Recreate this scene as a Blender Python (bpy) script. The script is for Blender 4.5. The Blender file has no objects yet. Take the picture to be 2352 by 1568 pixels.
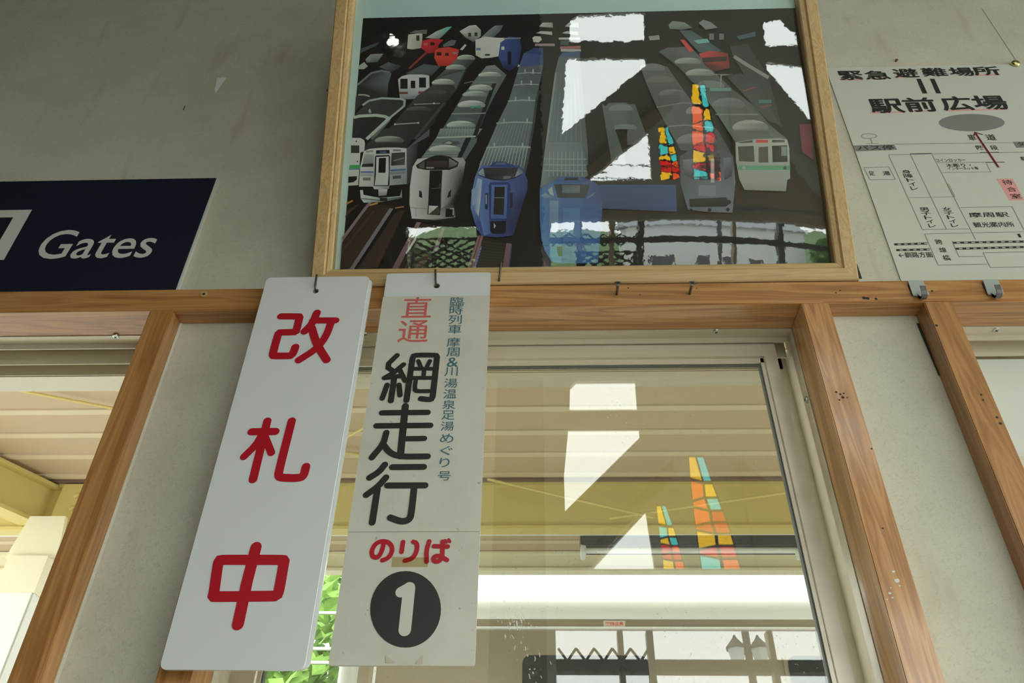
import bpy, bmesh, math, random
from mathutils import Vector, Matrix
random.seed(7)
SC = bpy.context.scene
COL = SC.collection
# ---------------------------------------------------------------- camera, sky, exposure
F, CX, CY = 1850.0, 1176.0, 784.0                      # focal length and centre for a 2352 x 1568 frame
CAM = Vector((0.0, -1.0, 1.5))
_U = Vector((39, 2329, -F)).normalized()               # world up seen by the camera
_H = Vector((1, .0099, (39 + 2329 * .0099) / F)); _H = (_H - _U * _H.dot(_U)).normalized()
_Y = _U.cross(_H)
ROT = Matrix((_H, _Y, _U))                             # camera axes -> world axes
cam = bpy.data.cameras.new('camera'); cam.sensor_width = 36; cam.lens = F / 2352 * 36
cam.clip_start = .02; cam.clip_end = 500
camo = bpy.data.objects.new('camera', cam); COL.objects.link(camo)
M4 = ROT.to_4x4(); M4.translation = CAM; camo.matrix_world = M4
SC.camera = camo
W = bpy.data.worlds.new('overcast_sky'); SC.world = W; W.use_nodes = True
bg = W.node_tree.nodes['Background']; bg.inputs[0].default_value = (.95, 1.0, .96, 1); bg.inputs[1].default_value = 5.9
SC.view_settings.view_transform = 'Standard'; SC.view_settings.look = 'None'; SC.view_settings.gamma = 1
SC.view_settings.exposure = 0.0; SC.view_settings.use_curve_mapping = False
SC.cycles.max_bounces = 12; SC.cycles.diffuse_bounces = 6; SC.cycles.transparent_max_bounces = 24
SC.cycles.sample_clamp_indirect = 8

def ray(px, py): return ROT @ Vector((px - CX, CY - py, -F))
def onY(px, py, y):
    d = ray(px, py); return CAM + d * ((y - CAM.y) / d.y)
def onZ(px, py, z):
    d = ray(px, py); return CAM + d * ((z - CAM.z) / d.z)
# ---------------------------------------------------------------- helpers
def lin(c):
    r = []
    for v in c:
        v /= 255; r.append(v / 12.92 if v <= .04045 else ((v + .055) / 1.055) ** 2.4)
    return tuple(r)
def tag(o, label=None, cat=None, group=None, kind=None):
    if label: o['label'] = label
    if cat: o['category'] = cat
    if group: o['group'] = group
    if kind: o['kind'] = kind
    return o
def empty(name, loc, label=None, cat=None, group=None, kind=None):
    o = bpy.data.objects.new(name, None); COL.objects.link(o); o.location = loc; o.empty_display_size = .02
    return tag(o, label, cat, group, kind)
def link(name, me, mat=None, parent=None, *t, **k):
    if mat is not None and not me.materials: me.materials.append(mat)
    o = bpy.data.objects.new(name, me); COL.objects.link(o)
    if parent is not None:
        o.parent = parent
        p = parent; off = Vector((0, 0, 0))
        while p is not None: off += p.location; p = p.parent
        o.location = -off                              # meshes are written in world coordinates
    return tag(o, *t, **k)
class MB:
    """collects world-space geometry of ONE object"""
    def __init__(s): s.v = []; s.f = []; s.c = []
    def add(s, vs, fs, col=None):
        n = len(s.v); s.v += [tuple(v) for v in vs]
        s.f += [tuple(i + n for i in f) for f in fs]
        s.c += [col or (1, 1, 1)] * len(vs) if not (col and isinstance(col[0], (tuple, list))) else list(col)
        return s
    def box(s, x0, x1, y0, y1, z0, z1):
        vs = [(x, y, z) for x in (x0, x1) for y in (y0, y1) for z in (z0, z1)]
        return s.add(vs, [(0, 1, 3, 2), (4, 6, 7, 5), (0, 4, 5, 1), (2, 3, 7, 6), (0, 2, 6, 4), (1, 5, 7, 3)])
    def prism(s, prof, a, b, axis):
        """profile of (p, q) pairs swept along an axis: 'x' -> (y, z), 'y' -> (x, z), 'z' -> (x, y)"""
        def P(t, p, q): return {'x': (t, p, q), 'y': (p, t, q), 'z': (p, q, t)}[axis]
        n = len(prof)
        vs = [P(a, *p) for p in prof] + [P(b, *p) for p in prof]
        fs = [(i, (i + 1) % n, n + (i + 1) % n, n + i) for i in range(n)] + [tuple(range(n))[::-1], tuple(range(n, 2 * n))]
        return s.add(vs, fs)
    def tube(s, pts, r, seg=8, closed=False):
        pts = [Vector(p) for p in pts]; rings = []; n = len(pts)
        up = Vector((0.123, .31, .94)); base = len(s.v); vs = []
        for i, p in enumerate(pts):
            t = (pts[min(i + 1, n - 1)] - pts[max(i - 1, 0)]).normalized()
            if abs(t.dot(up)) > .98: up = Vector((1, .2, .1))
            a = t.cross(up).normalized(); b = t.cross(a)
            rr = r[i] if isinstance(r, (list, tuple)) else r
            vs += [p + (a * math.cos(2 * math.pi * k / seg) + b * math.sin(2 * math.pi * k / seg)) * rr for k in range(seg)]
        fs = [(i * seg + k, i * seg + (k + 1) % seg, (i + 1) * seg + (k + 1) % seg, (i + 1) * seg + k) for i in range(n - 1) for k in range(seg)]
        fs += [tuple(range(seg))[::-1], tuple(range((n - 1) * seg, n * seg))]
        return s.add(vs, fs)
    def lathe(s, c, axis, prof, seg=16):
        """profile of (radius, distance along axis)"""
        c = Vector(c); ax = Vector(axis).normalized(); a = ax.orthogonal().normalized(); b = ax.cross(a)
        vs = []; n = len(prof)
        for r, h in prof: vs += [c + ax * h + (a * math.cos(2 * math.pi * k / seg) + b * math.sin(2 * math.pi * k / seg)) * r for k in range(seg)]
        fs = [(i * seg + k, i * seg + (k + 1) % seg, (i + 1) * seg + (k + 1) % seg, (i + 1) * seg + k) for i in range(n - 1) for k in range(seg)]
        fs += [tuple(range(seg))[::-1], tuple(range((n - 1) * seg, n * seg))]
        return s.add(vs, fs)
    def mesh(s, name, cols=False, smooth=False, bevel=0):
        me = bpy.data.meshes.new(name); me.from_pydata(s.v, [], s.f)
        if cols:
            a = me.color_attributes.new('ink', 'FLOAT_COLOR', 'POINT')
            for i, c in enumerate(s.c): a.data[i].color = (*c, 1)
        bm = bmesh.new(); bm.from_mesh(me)
        if not cols: bmesh.ops.recalc_face_normals(bm, faces=bm.faces)
        if bevel:
            es = [e for e in bm.edges if len(e.link_faces) == 2 and e.calc_face_angle(0) > .5]
            bmesh.ops.bevel(bm, geom=es, offset=bevel, segments=2, affect='EDGES', clamp_overlap=True)
        bm.to_mesh(me); bm.free()
        if smooth:
            for p in me.polygons: p.use_smooth = True
        me.update(); return me
    def build(s, name, mat, parent=None, *t, smooth=False, bevel=0, cols=False, **k):
        me = s.mesh(name, cols, smooth, bevel)
        if smooth and bevel == 0:
            try: me.set_sharp_from_angle(angle=.7)
            except Exception: pass
        return link(name, me, mat, parent, *t, **k)
def fill(polys, thick, place):
    """2D outlines (later ones may be holes) -> mesh of the filled shape with a thickness, placed by place(x, y, z)"""
    cu = bpy.data.curves.new('outline', 'CURVE'); cu.dimensions = '2D'; cu.fill_mode = 'BOTH'; cu.extrude = thick / 2
    for p in polys:
        sp = cu.splines.new('POLY'); sp.points.add(len(p) - 1); sp.use_cyclic_u = True
        for q, pt in zip(p, sp.points): pt.co = (q[0], q[1], 0, 1)
    return from_curve(cu, place)
def from_curve(cu, place):
    o = bpy.data.objects.new('tmp', cu); COL.objects.link(o)
    dg = bpy.context.evaluated_depsgraph_get(); me = bpy.data.meshes.new_from_object(o.evaluated_get(dg))
    bpy.data.objects.remove(o); bpy.data.curves.remove(cu)
    me.materials.clear()
    if place:
        for v in me.vertices: v.co = place(*v.co)
        me.update()
    return me
_tc = {}
def glyphs(text, bold=0.0, shear=0.0):
    key = (text, bold, shear)
    if key not in _tc:
        cu = bpy.data.curves.new('text', 'FONT'); cu.body = text; cu.offset = bold; cu.shear = shear; cu.resolution_u = 4
        me = from_curve(cu, None)
        vs = [tuple(v.co) for v in me.vertices]; fs = [tuple(p.vertices) for p in me.polygons]; bpy.data.meshes.remove(me)
        _tc[key] = (vs, fs)
    return _tc[key]
class Print(MB):
    """flat print on a plane: pix(px, py) gives (u, v) on the plane, at(u, v, n) a world point n above it"""
    def __init__(s, pix, at, n0=.0002, dn=0.0): super().__init__(); s.pix = pix; s.at = at; s.n = n0; s.dn = dn
    def step(s): s.n += s.dn
    def poly(s, uv, col=None, pixel=True):
        if pixel: uv = [s.pix(*p) for p in uv]
        s.add([s.at(u, v, s.n) for u, v in uv], [tuple(range(len(uv)))], col); s.step()
    def fan(s, uv, col=None):                         # concave or many-sided outline: triangulate
        from mathutils.geometry import tessellate_polygon
        uv = [s.pix(*p) for p in uv]
        tr = tessellate_polygon([[Vector((u, v, 0)) for u, v in uv]])
        s.add([s.at(u, v, s.n) for u, v in uv], [tuple(t) for t in tr], col); s.step()
    def stroke(s, pts, w, col=None, wy=None, smooth=0, pixel=True, cap=True):
        """round-ended stroke, w = width on the plane"""
        uv = [Vector(s.pix(*p)) if pixel else Vector(p) for p in pts]
        for _ in range(smooth):                        # corner cutting keeps the ends
            o = [uv[0]]
            for a, b in zip(uv, uv[1:]): o += [a * .75 + b * .25, a * .25 + b * .75]
            uv = o + [uv[-1]]
        h = w / 2; q = [uv[0]]
        for a in uv[1:]:
            if (a - q[-1]).length > 1e-6: q.append(a)
        if (q[0] - q[-1]).length < 1e-6 and len(q) > 3: cap = False
        n = len(q); Lf = []; Rt = []
        for i, a in enumerate(q):
            d0 = (a - q[i - 1]).normalized() if i else None; d1 = (q[i + 1] - a).normalized() if i < n - 1 else None
            if not cap and q[0] == q[-1]:
                d0 = d0 or (q[0] - q[-2]).normalized(); d1 = d1 or (q[1] - q[0]).normalized()
            d0 = d0 or d1; d1 = d1 or d0
            m = (Vector((-d0.y, d0.x)) + Vector((-d1.y, d1.x))); m = m.normalized() if m.length > 1e-4 else Vector((-d1.y, d1.x))
            k = h / max(.5, m.dot(Vector((-d1.y, d1.x))))
            Lf.append(a + m * k); Rt.append(a - m * k)
        vs = Lf + Rt; fs = [(i, n + i, n + i + 1, i + 1) for i in range(n - 1)]
        if cap:
            for c, e, d, i in ((q[0], Lf[0], -1, 0), (q[-1], Rt[-1], 1, n - 1)):
                a0 = math.atan2((e - c).y, (e - c).x); k0 = len(vs)
                vs += [c + Vector((math.cos(a0 + math.pi * k / 8), math.sin(a0 + math.pi * k / 8))) * h for k in range(1, 8)]
                A_, B_ = (i, n + i) if i == 0 else (n + i, i)
                fs.append((A_, *range(k0, k0 + 7), B_))
        s.add([s.at(p.x, p.y, s.n + 2e-6 * (i % n)) for i, p in enumerate(vs)], fs, col)
        s.n += s.dn if s.dn else 2.5e-5
    def text(s, t, px, py, wpx, hpx, bold=0.0, shear=0.0, col=None, heavy=0.0):
        """glyphs fitted to a box of wpx x hpx photo pixels centred on px, py"""
        vs, fs = glyphs(t, bold, shear)
        xs = [v[0] for v in vs]; ys = [v[1] for v in vs]; x0, x1, y0, y1 = min(xs), max(xs), min(ys), max(ys)
        c = Vector(s.pix(px, py)); wu = (Vector(s.pix(px + wpx / 2, py)) - Vector(s.pix(px - wpx / 2, py))).x
        hv = abs(s.pix(px, py - hpx / 2)[1] - s.pix(px, py + hpx / 2)[1])
        for i, (ex, ey) in enumerate(((0, 0), (1, 0), (-1, 0), (0, 1), (0, -1)) if heavy else ((0, 0),)):
            s.add([s.at(c.x + ((v[0] - (x0 + x1) / 2) / (x1 - x0) + ex * heavy) * wu, c.y + ((v[1] - (y0 + y1) / 2) / (y1 - y0) + ey * heavy) * hv, s.n + i * 6e-6) for v in vs], fs, col)
        s.step()
    def disc(s, cx, cy, rx, ry, col=None, a0=0, a1=2 * math.pi, n=28):
        s.poly([(cx + rx * math.cos(a0 + (a1 - a0) * k / n), cy + ry * math.sin(a0 + (a1 - a0) * k / n)) for k in range(n)], col)
# ---------------------------------------------------------------- materials
def mat(name, col, rough=.6, metal=0, spec=.5, coat=0):
    m = bpy.data.materials.new(name); m.use_nodes = True; b = m.node_tree.nodes['Principled BSDF']
    b.inputs['Base Color'].default_value = (*col, 1); b.inputs['Roughness'].default_value = rough
    b.inputs['Metallic'].default_value = metal; b.inputs['Specular IOR Level'].default_value = spec; b.inputs['Coat Weight'].default_value = coat
    return m
def N(m, t, **k):
    n = m.node_tree.nodes.new(t)
    for a, b in k.items(): setattr(n, a, b)
    return n
def L(m, a, b): m.node_tree.links.new(a, b)
def P(m): return m.node_tree.nodes['Principled BSDF']
def ramp(m, fac, stops):
    r = N(m, 'ShaderNodeValToRGB'); e = r.color_ramp.elements
    while len(e) < len(stops): e.new(.5)
    for el, (p, c) in zip(e, stops): el.position = p; el.color = (*c, 1)
    L(m, fac, r.inputs[0]); return r.outputs[0]
def mapped(m, scale, rot=(0, 0, 0), loc=(0, 0, 0)):
    t = N(m, 'ShaderNodeNewGeometry'); mp = N(m, 'ShaderNodeMapping'); mp.inputs['Scale'].default_value = scale; mp.inputs['Rotation'].default_value = rot; mp.inputs['Location'].default_value = loc
    L(m, t.outputs['Position'], mp.inputs[0]); return mp.outputs[0]
def noise(m, vec, scale, detail=4, rough=.5, dist=0):
    n = N(m, 'ShaderNodeTexNoise'); n.inputs['Scale'].default_value = scale; n.inputs['Detail'].default_value = detail; n.inputs['Roughness'].default_value = rough; n.inputs['Distortion'].default_value = dist
    L(m, vec, n.inputs['Vector']); return n.outputs['Fac']
def math_(m, op, a, b=None):
    n = N(m, 'ShaderNodeMath', operation=op)
    for i, x in enumerate((a, b)):
        if x is None: continue
        if isinstance(x, (int, float)): n.inputs[i].default_value = x
        else: L(m, x, n.inputs[i])
    return n.outputs[0]
def mixc(m, fac, a, b, bt='MIX'):
    n = N(m, 'ShaderNodeMix', data_type='RGBA', blend_type=bt)
    for i, x in ((0, fac), (6, a), (7, b)):
        if isinstance(x, (int, float)): n.inputs[i].default_value = x
        elif isinstance(x, tuple): n.inputs[i].default_value = (*x, 1)
        else: L(m, x, n.inputs[i])
    return n.outputs[2]
def bump(m, h, strength=.2, dist=.001, node=None):
    b = N(m, 'ShaderNodeBump'); b.inputs['Strength'].default_value = strength; b.inputs['Distance'].default_value = dist; L(m, h, b.inputs['Height'])
    L(m, b.outputs[0], (node or P(m)).inputs['Normal']); return b
def wood(name, dark, mid, light, axis, rough=.32, coat=.6, fine=1.0, seed=0.0):
    m = mat(name, mid, rough, coat=coat); P(m).inputs['Coat Roughness'].default_value = .13
    lo, hi = 1.6, 26 * fine
    sc = {'x': (lo, hi, hi), 'z': (hi, hi, lo), 'y': (hi, lo, hi)}[axis]
    v = mapped(m, sc, loc=(seed, seed * 1.7, seed * .6))
    big = noise(m, v, 1.0, 3, .55, 1.2)
    w = math_(m, 'PINGPONG', math_(m, 'MULTIPLY', big, 11.0), 1.0)
    g = noise(m, mapped(m, tuple(k * (7 if k == hi else 5) for k in sc)), 1.0, 5, .65)
    f = math_(m, 'ADD', math_(m, 'MULTIPLY', w, .45), math_(m, 'MULTIPLY', g, .6))
    c = ramp(m, f, [(.15, dark), (.5, mid), (.85, light)])
    blot = noise(m, mapped(m, (5, 5, 5)), 1.3, 3)
    c = mixc(m, math_(m, 'MULTIPLY', blot, .55), c, mid)
    L(m, c, P(m).inputs['Base Color']); bump(m, f, .22, .0012); return m
WL = ((.20, .085, .024), (.45, .215, .068), (.62, .345, .135))
M = {}
for ax in 'xz':
    M['wood_' + ax] = wood('varnished_timber_' + ax, *WL, ax)
M['wood_dark'] = wood('brown_timber', (.20, .085, .026), (.40, .19, .062), (.54, .29, .11), 'z', seed=3.1)
M['oak_x'] = wood('pale_oak_x', (.40, .26, .10), (.53, .36, .155), (.62, .45, .22), 'x', .45, .05, 2.2)
M['oak_z'] = wood('pale_oak_z', (.40, .26, .10), (.53, .36, .155), (.62, .45, .22), 'z', .45, .05, 2.2)
m = mat('fibre_wallboard', (.5, .47, .39), .9, spec=.2); M['plaster'] = m
base = ramp(m, noise(m, mapped(m, (1, 1, 1)), 9, 5, .6), [(.3, (.55, .535, .425)), (.7, (.63, .615, .50))])
for i, (rot, th) in enumerate((((0, .5, 0), .66), ((0, -.9, 0), .66), ((0, 1.7, 0), .67), ((0, 2.6, 0), .67))):
    rt = N(m, 'ShaderNodeMapping'); rt.inputs['Scale'].default_value = (560, 560, 120); L(m, mapped(m, (1, 1, 1), rot, (i * 3.3, 0, i)), rt.inputs[0])
    fl = noise(m, rt.outputs[0], 1.0, 1, .4, .6)
    k = ramp(m, fl, [(th, (0, 0, 0)), (th + .03, (1, 1, 1))])
    base = mixc(m, math_(m, 'MULTIPLY', k, .15), base, (.22, .23, .20))
st = noise(m, mapped(m, (26, 10, 5)), 1.0, 3)
base = mixc(m, ramp(m, st, [(.6, (0, 0, 0)), (.78, (.45, .45, .45))]), base, (.42, .36, .24))
L(m, base, P(m).inputs['Base Color']); bump(m, noise(m, mapped(m, (1, 1, 1)), 260, 3), .25, .0012)
m = mat('champagne_aluminium', (.6, .55, .42), .3, .2); M['alu'] = m
L(m, ramp(m, noise(m, mapped(m, (3, 40, 40)), 1.0, 3), [(.3, (.60, .555, .42)), (.75, (.70, .65, .52))]), P(m).inputs['Base Color'])
M['alu_bright'] = mat('bare_aluminium', (.60, .54, .42), .25, .7)
M['rubber'] = mat('grey_gasket', (.10, .11, .10), .6)
M['steel'] = mat('bright_steel', (.62, .64, .62), .28, 1.0)
M['steel_dark'] = mat('dull_steel_wire', (.16, .145, .12), .38, .9)
M['slot'] = mat('screw_recess', (.02, .02, .02), .7)
M['brass'] = mat('brass', (.72, .66, .30), .25, .9)
M['navy'] = mat('navy_enamel', (.010, .014, .030), .45)
M['signwhite'] = mat('pale_vinyl', (.62, .64, .58), .5)
M['white'] = mat('white_plate', (.68, .71, .70), .22, coat=.3)
M['red'] = mat('red_vinyl', (.43, .008, .020), .35)
M['redpale'] = mat('faded_red_vinyl', (.58, .12, .10), .5)
M['black'] = mat('black_vinyl', (.022, .021, .018), .4)
M['ink'] = mat('black_ink', (.02, .02, .018), .6)
M['teal'] = mat('teal_vinyl', (.045, .15, .19), .5)
m = mat('aged_cream_plate', (.5, .49, .4), .5); M['cream'] = m
L(m, mixc(m, ramp(m, noise(m, mapped(m, (1, 1, 1)), 120, 2), [(.70, (0, 0, 0)), (.74, (.6, .6, .6))]),
          ramp(m, noise(m, mapped(m, (1, 1, 1)), 14, 4), [(.3, (.55, .54, .45)), (.7, (.63, .62, .53))]), (.25, .22, .16)), P(m).inputs['Base Color'])
m = mat('laminated_paper', (.62, .64, .55), .42, spec=.4); M['paper'] = m
M['grey_ink'] = mat('grey_ink', (.22, .23, .21), .6)
M['line_ink'] = mat('thin_line_ink', (.16, .17, .16), .6)
M['pink'] = mat('pink_marker', (.78, .36, .34), .6)
M['maroon'] = mat('maroon_ink', (.10, .012, .02), .6)
m = mat('photo_print', (.5, .5, .5), .5, spec=.3); M['photo'] = m
a = N(m, 'ShaderNodeVertexColor', layer_name='ink'); L(m, a.outputs[0], P(m).inputs['Base Color'])
def clear(name, tint, r0, wob=0.0, dirt=0.0):
    m = bpy.data.materials.new(name); m.use_nodes = True; nt = m.node_tree; nt.nodes.remove(P(m)); out = nt.nodes['Material Output']
    g = N(m, 'ShaderNodeNewGeometry'); d = N(m, 'ShaderNodeVectorMath', operation='DOT_PRODUCT'); L(m, g.outputs['Incoming'], d.inputs[0]); L(m, g.outputs['Normal'], d.inputs[1])
    c = math_(m, 'ABSOLUTE', d.outputs['Value']); s5 = math_(m, 'POWER', math_(m, 'SUBTRACT', 1.0, c), 5.0)
    fac = math_(m, 'ADD', math_(m, 'MULTIPLY', s5, 1 - r0), r0)
    t = N(m, 'ShaderNodeBsdfTransparent'); t.inputs[0].default_value = (*tint, 1)
    gl = N(m, 'ShaderNodeBsdfGlossy'); gl.inputs['Roughness'].default_value = 0.0; gl.inputs[0].default_value = (1, 1, 1, 1)
    if wob:
        h = noise(m, mapped(m, (1, 1, 1)), 5, 2)
        h2 = noise(m, mapped(m, (1, 1, 1)), 75, 2)
        bump(m, math_(m, 'ADD', math_(m, 'MULTIPLY', h, .22), math_(m, 'MULTIPLY', h2, .016)), wob, .02, gl)
    mx = N(m, 'ShaderNodeMixShader'); L(m, fac, mx.inputs[0]); L(m, t.outputs[0], mx.inputs[1]); L(m, gl.outputs[0], mx.inputs[2])
    last = mx.outputs[0]
    if dirt:
        df = N(m, 'ShaderNodeBsdfDiffuse'); df.inputs[0].default_value = (.75, .75, .7, 1)
        sp = ramp(m, noise(m, mapped(m, (1, 1, 1)), 330, 2, .5), [(.70, (0, 0, 0)), (.76, (1, 1, 1))])
        area = ramp(m, noise(m, mapped(m, (1, 1, 1)), 7, 2), [(.42, (0, 0, 0)), (.62, (1, 1, 1))])
        k = math_(m, 'MULTIPLY', math_(m, 'MULTIPLY', sp, area), .5)
        k = math_(m, 'ADD', k, dirt)
        m2 = N(m, 'ShaderNodeMixShader'); L(m, k, m2.inputs[0]); L(m, last, m2.inputs[1]); L(m, df.outputs[0], m2.inputs[2]); last = m2.outputs[0]
    L(m, last, out.inputs[0]); return m
M['glass'] = clear('window_glass', (.95, .97, .94), .062, dirt=.02)
M['acrylic'] = clear('wavy_acrylic_sheet', (.97, .98, .97), .068, wob=.10, dirt=.0)
M['tape'] = mat('yellowed_tape', (.52, .48, .34), .4)
# ================================================================ the wall in view
YF, YW = -.055, -.022                                  # front of the rail and posts, face of the wallboard
ZT, ZB = 2.3655, 2.3205                                # rail top and underside
XL, XR, ZC, YO = -2.6, 3.3, 4.35, -2.5                 # room: sides, ceiling, opposite wall
POST = [(-.613, -.575), (-.441, -.4007), (.4022, .4446), (.588, .6302)]
SILL = .95
def XZ(y): return lambda a, b, c: (a, y + c, b)
hole = lambda x0, x1, z0=SILL, z1=ZT - .01: [(x0, z0), (x1, z0), (x1, z1), (x0, z1)]
me = fill([hole(XL, XR, 0, ZC), hole(-2.2, POST[0][0] + .012), hole(POST[1][1] - .012, POST[2][0] + .012), hole(POST[3][1] - .012, 2.3)], .1, XZ(YW + .05))
wall = link('wall_north', me, M['plaster'], None, 'beige fibre wallboard wall above the window rail', 'wall', kind='structure')
# wallboard marks: seam, crack, torn paint
s = MB(); a = onY(1953, 580, YW - .0004); b = onY(1976, 640, YW - .0004)
s.add([a + Vector((-.0015, 0, 0)), a + Vector((.0015, 0, 0)), (a + b) / 2 + Vector((.004, 0, 0)), b + Vector((.003, 0, 0)), b + Vector((-.003, 0, 0)), (a + b) / 2 + Vector((-.001, 0, 0))], [(0, 1, 2, 5), (5, 2, 3, 4)])
s.build('crack', M['slot'], wall)
s = MB(); p = [onY(*q, YW - .0012) for q in ((498, 180), (512, 177), (519, 179), (511, 192), (501, 206), (496, 213), (493, 205), (496, 194))]
s.add(p, [tuple(range(8))]); s.build('torn_paint', mat('bare_white_board', (.86, .86, .80), .9), wall)
s = MB(); p = [onY(*q, YW - .0005) for q in ((424, 243), (426, 244), (422, 253), (420, 252))]; s.add(p, [(0, 1, 2, 3)]); s.build('scratch', M['slot'], wall)
s = MB(); a = onY(2255, 20, YW - .0004); b = onY(2334, 140, YW - .0004)
s.add([a, a + Vector((.0012, 0, 0)), b + Vector((.0012, 0, 0)), b], [(0, 1, 2, 3)]); s.build('board_seam', M['grey_ink'], wall)
# black gap along the right-hand post
s = MB(); a = onY(2098, 742, YW - .001); b = onY(2140, 862, YW - .001); a.x = b.x = POST[3][0] - .0045
s.add([a, a + Vector((.0044, 0, 0)), b + Vector((.0044, 0, 0)), b + Vector((.0025, 0, 0))], [(0, 1, 2, 3)]); s.build('gap', M['slot'], wall)
# rail and posts
MB().box(XL, XR, YF, .0055, ZB, ZT).build('trim_1', M['wood_x'], None, 'long varnished timber rail running across the wall above the windows', 'rail', bevel=.0012, kind='structure')
labs = ('varnished timber post beside the open window under the navy sign', 'varnished timber post mostly hidden behind the white hanging plate',
        'glossy varnished timber post at the edge of the reflecting window', 'varnished timber post below the two steel hooks')
for i, ((x0, x1), lb) in enumerate(zip(POST, labs)):
    tim = MB().box(x0, x1, YF, .0055 if i in (0, 1, 2, 3) else YW, SILL - .05, ZB).build('trim_%d' % (i + 2), M['wood_dark'] if i == 3 else M['wood_z'], None, lb, 'post', bevel=.0012, kind='structure')
# white caulk bead beside the left-hand post
MB().prism([(POST[0][1], YW - .0002), (POST[0][1] + .0028, YW - .0002), (POST[0][1], YW - .003)], SILL, ZB, 'z').build('caulk', M['plaster'], wall)
# knot and nail marks on rail (own relief discs)
def mark(px, py, r, y=YF): 
    c = onY(px, py, y - .0003); MB().lathe(c, (0, -1, 0), [(r, 0), (r * .9, .0003)], 10).build('nail_hole', M['slot'], bpy.data.objects['trim_1'] if py < 697 else bpy.data.objects['trim_4' if px < 2080 else 'trim_5'])
for q in ((1985, 684, .003), (1993, 685, .0028), (2012, 686, .0022), (1920, 672, .0012), (1930, 667, .0012), (1443, 661, .0012), (1470, 677, .001), (1600, 662, .001), (2141, 668, .0016),
          (1921, 900, .0016), (1930, 905, .0016), (1938, 903, .0012), (1936, 912, .0022), (1928, 918, .0014), (1946, 913, .0011), (2028, 1213, .001), (2002, 1030, .0013), (2151, 747, .0022), (2254, 906, .0016), (2258, 918, .0015), (2290, 958, .0018), (2298, 972, .002)):
    mark(*q)
random.seed(11)
for px, py, r in ((2060, 1333, 7), (2052, 1312, 4), (2044, 1362, 3.5), (2050, 1372, 3), (2038, 1376, 2.5), (2066, 1345, 3), (2046, 1349, 2)):
    q = [onY(px + r * random.uniform(.7, 1.2) * math.cos(a_ * .9), py + r * random.uniform(.5, .9) * math.sin(a_ * .9), YF - .0004) for a_ in range(7)]
    MB().add(q, [tuple(range(7))]).build('paint_chip', M['signwhite'], bpy.data.objects['trim_4'])
# old screw plug on the rail
o = empty('screw_plug', onY(468, 675, YF), 'old brown screw plug set in the rail below the navy sign', 'screw plug')
MB().lathe(onY(468, 675, YF - .0003), (0, -1, 0), [(.0065, 0), (.006, .001), (.0035, .0012)], 16).build('plug', M['oak_x'], o)
MB().lathe(onY(468, 675, YF - .0016), (0, -1, 0), [(.0025, 0), (.0022, .0003)], 8).build('hole', M['slot'], o)

# ---------------------------------------------------------------- aluminium windows
def screw_head(parent, c, axis, r=.0055):
    c = Vector(c); ax = Vector(axis).normalized()
    h = MB().lathe(c, ax, [(r, 0), (r * .92, r * .3), (r * .5, r * .42)], 16).build('screw', M['steel'], parent, smooth=True)
    a = ax.orthogonal().normalized(); b = ax.cross(a); t = c + ax * (r * .44); s = MB()
    for d, e in ((a, b), (b, a)): s.add([t + d * r * .5 + e * r * .13, t - d * r * .5 + e * r * .13, t - d * r * .5 - e * r * .13, t + d * r * .5 - e * r * .13], [(0, 1, 2, 3)])
    s.build('slot', M['slot'], h)
HEAD = [(.0055, 2.36), (.0055, 2.3190), (.026, 2.3190), (.026, 2.3095), (.028, 2.3095), (.028, 2.328), (.054, 2.328), (.054, 2.299), (.056, 2.299), (.056, 2.328), (.083, 2.328), (.083, 2.2975), (.085, 2.2975), (.085, 2.306), (.088, 2.306), (.088, 2.36)]
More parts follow.
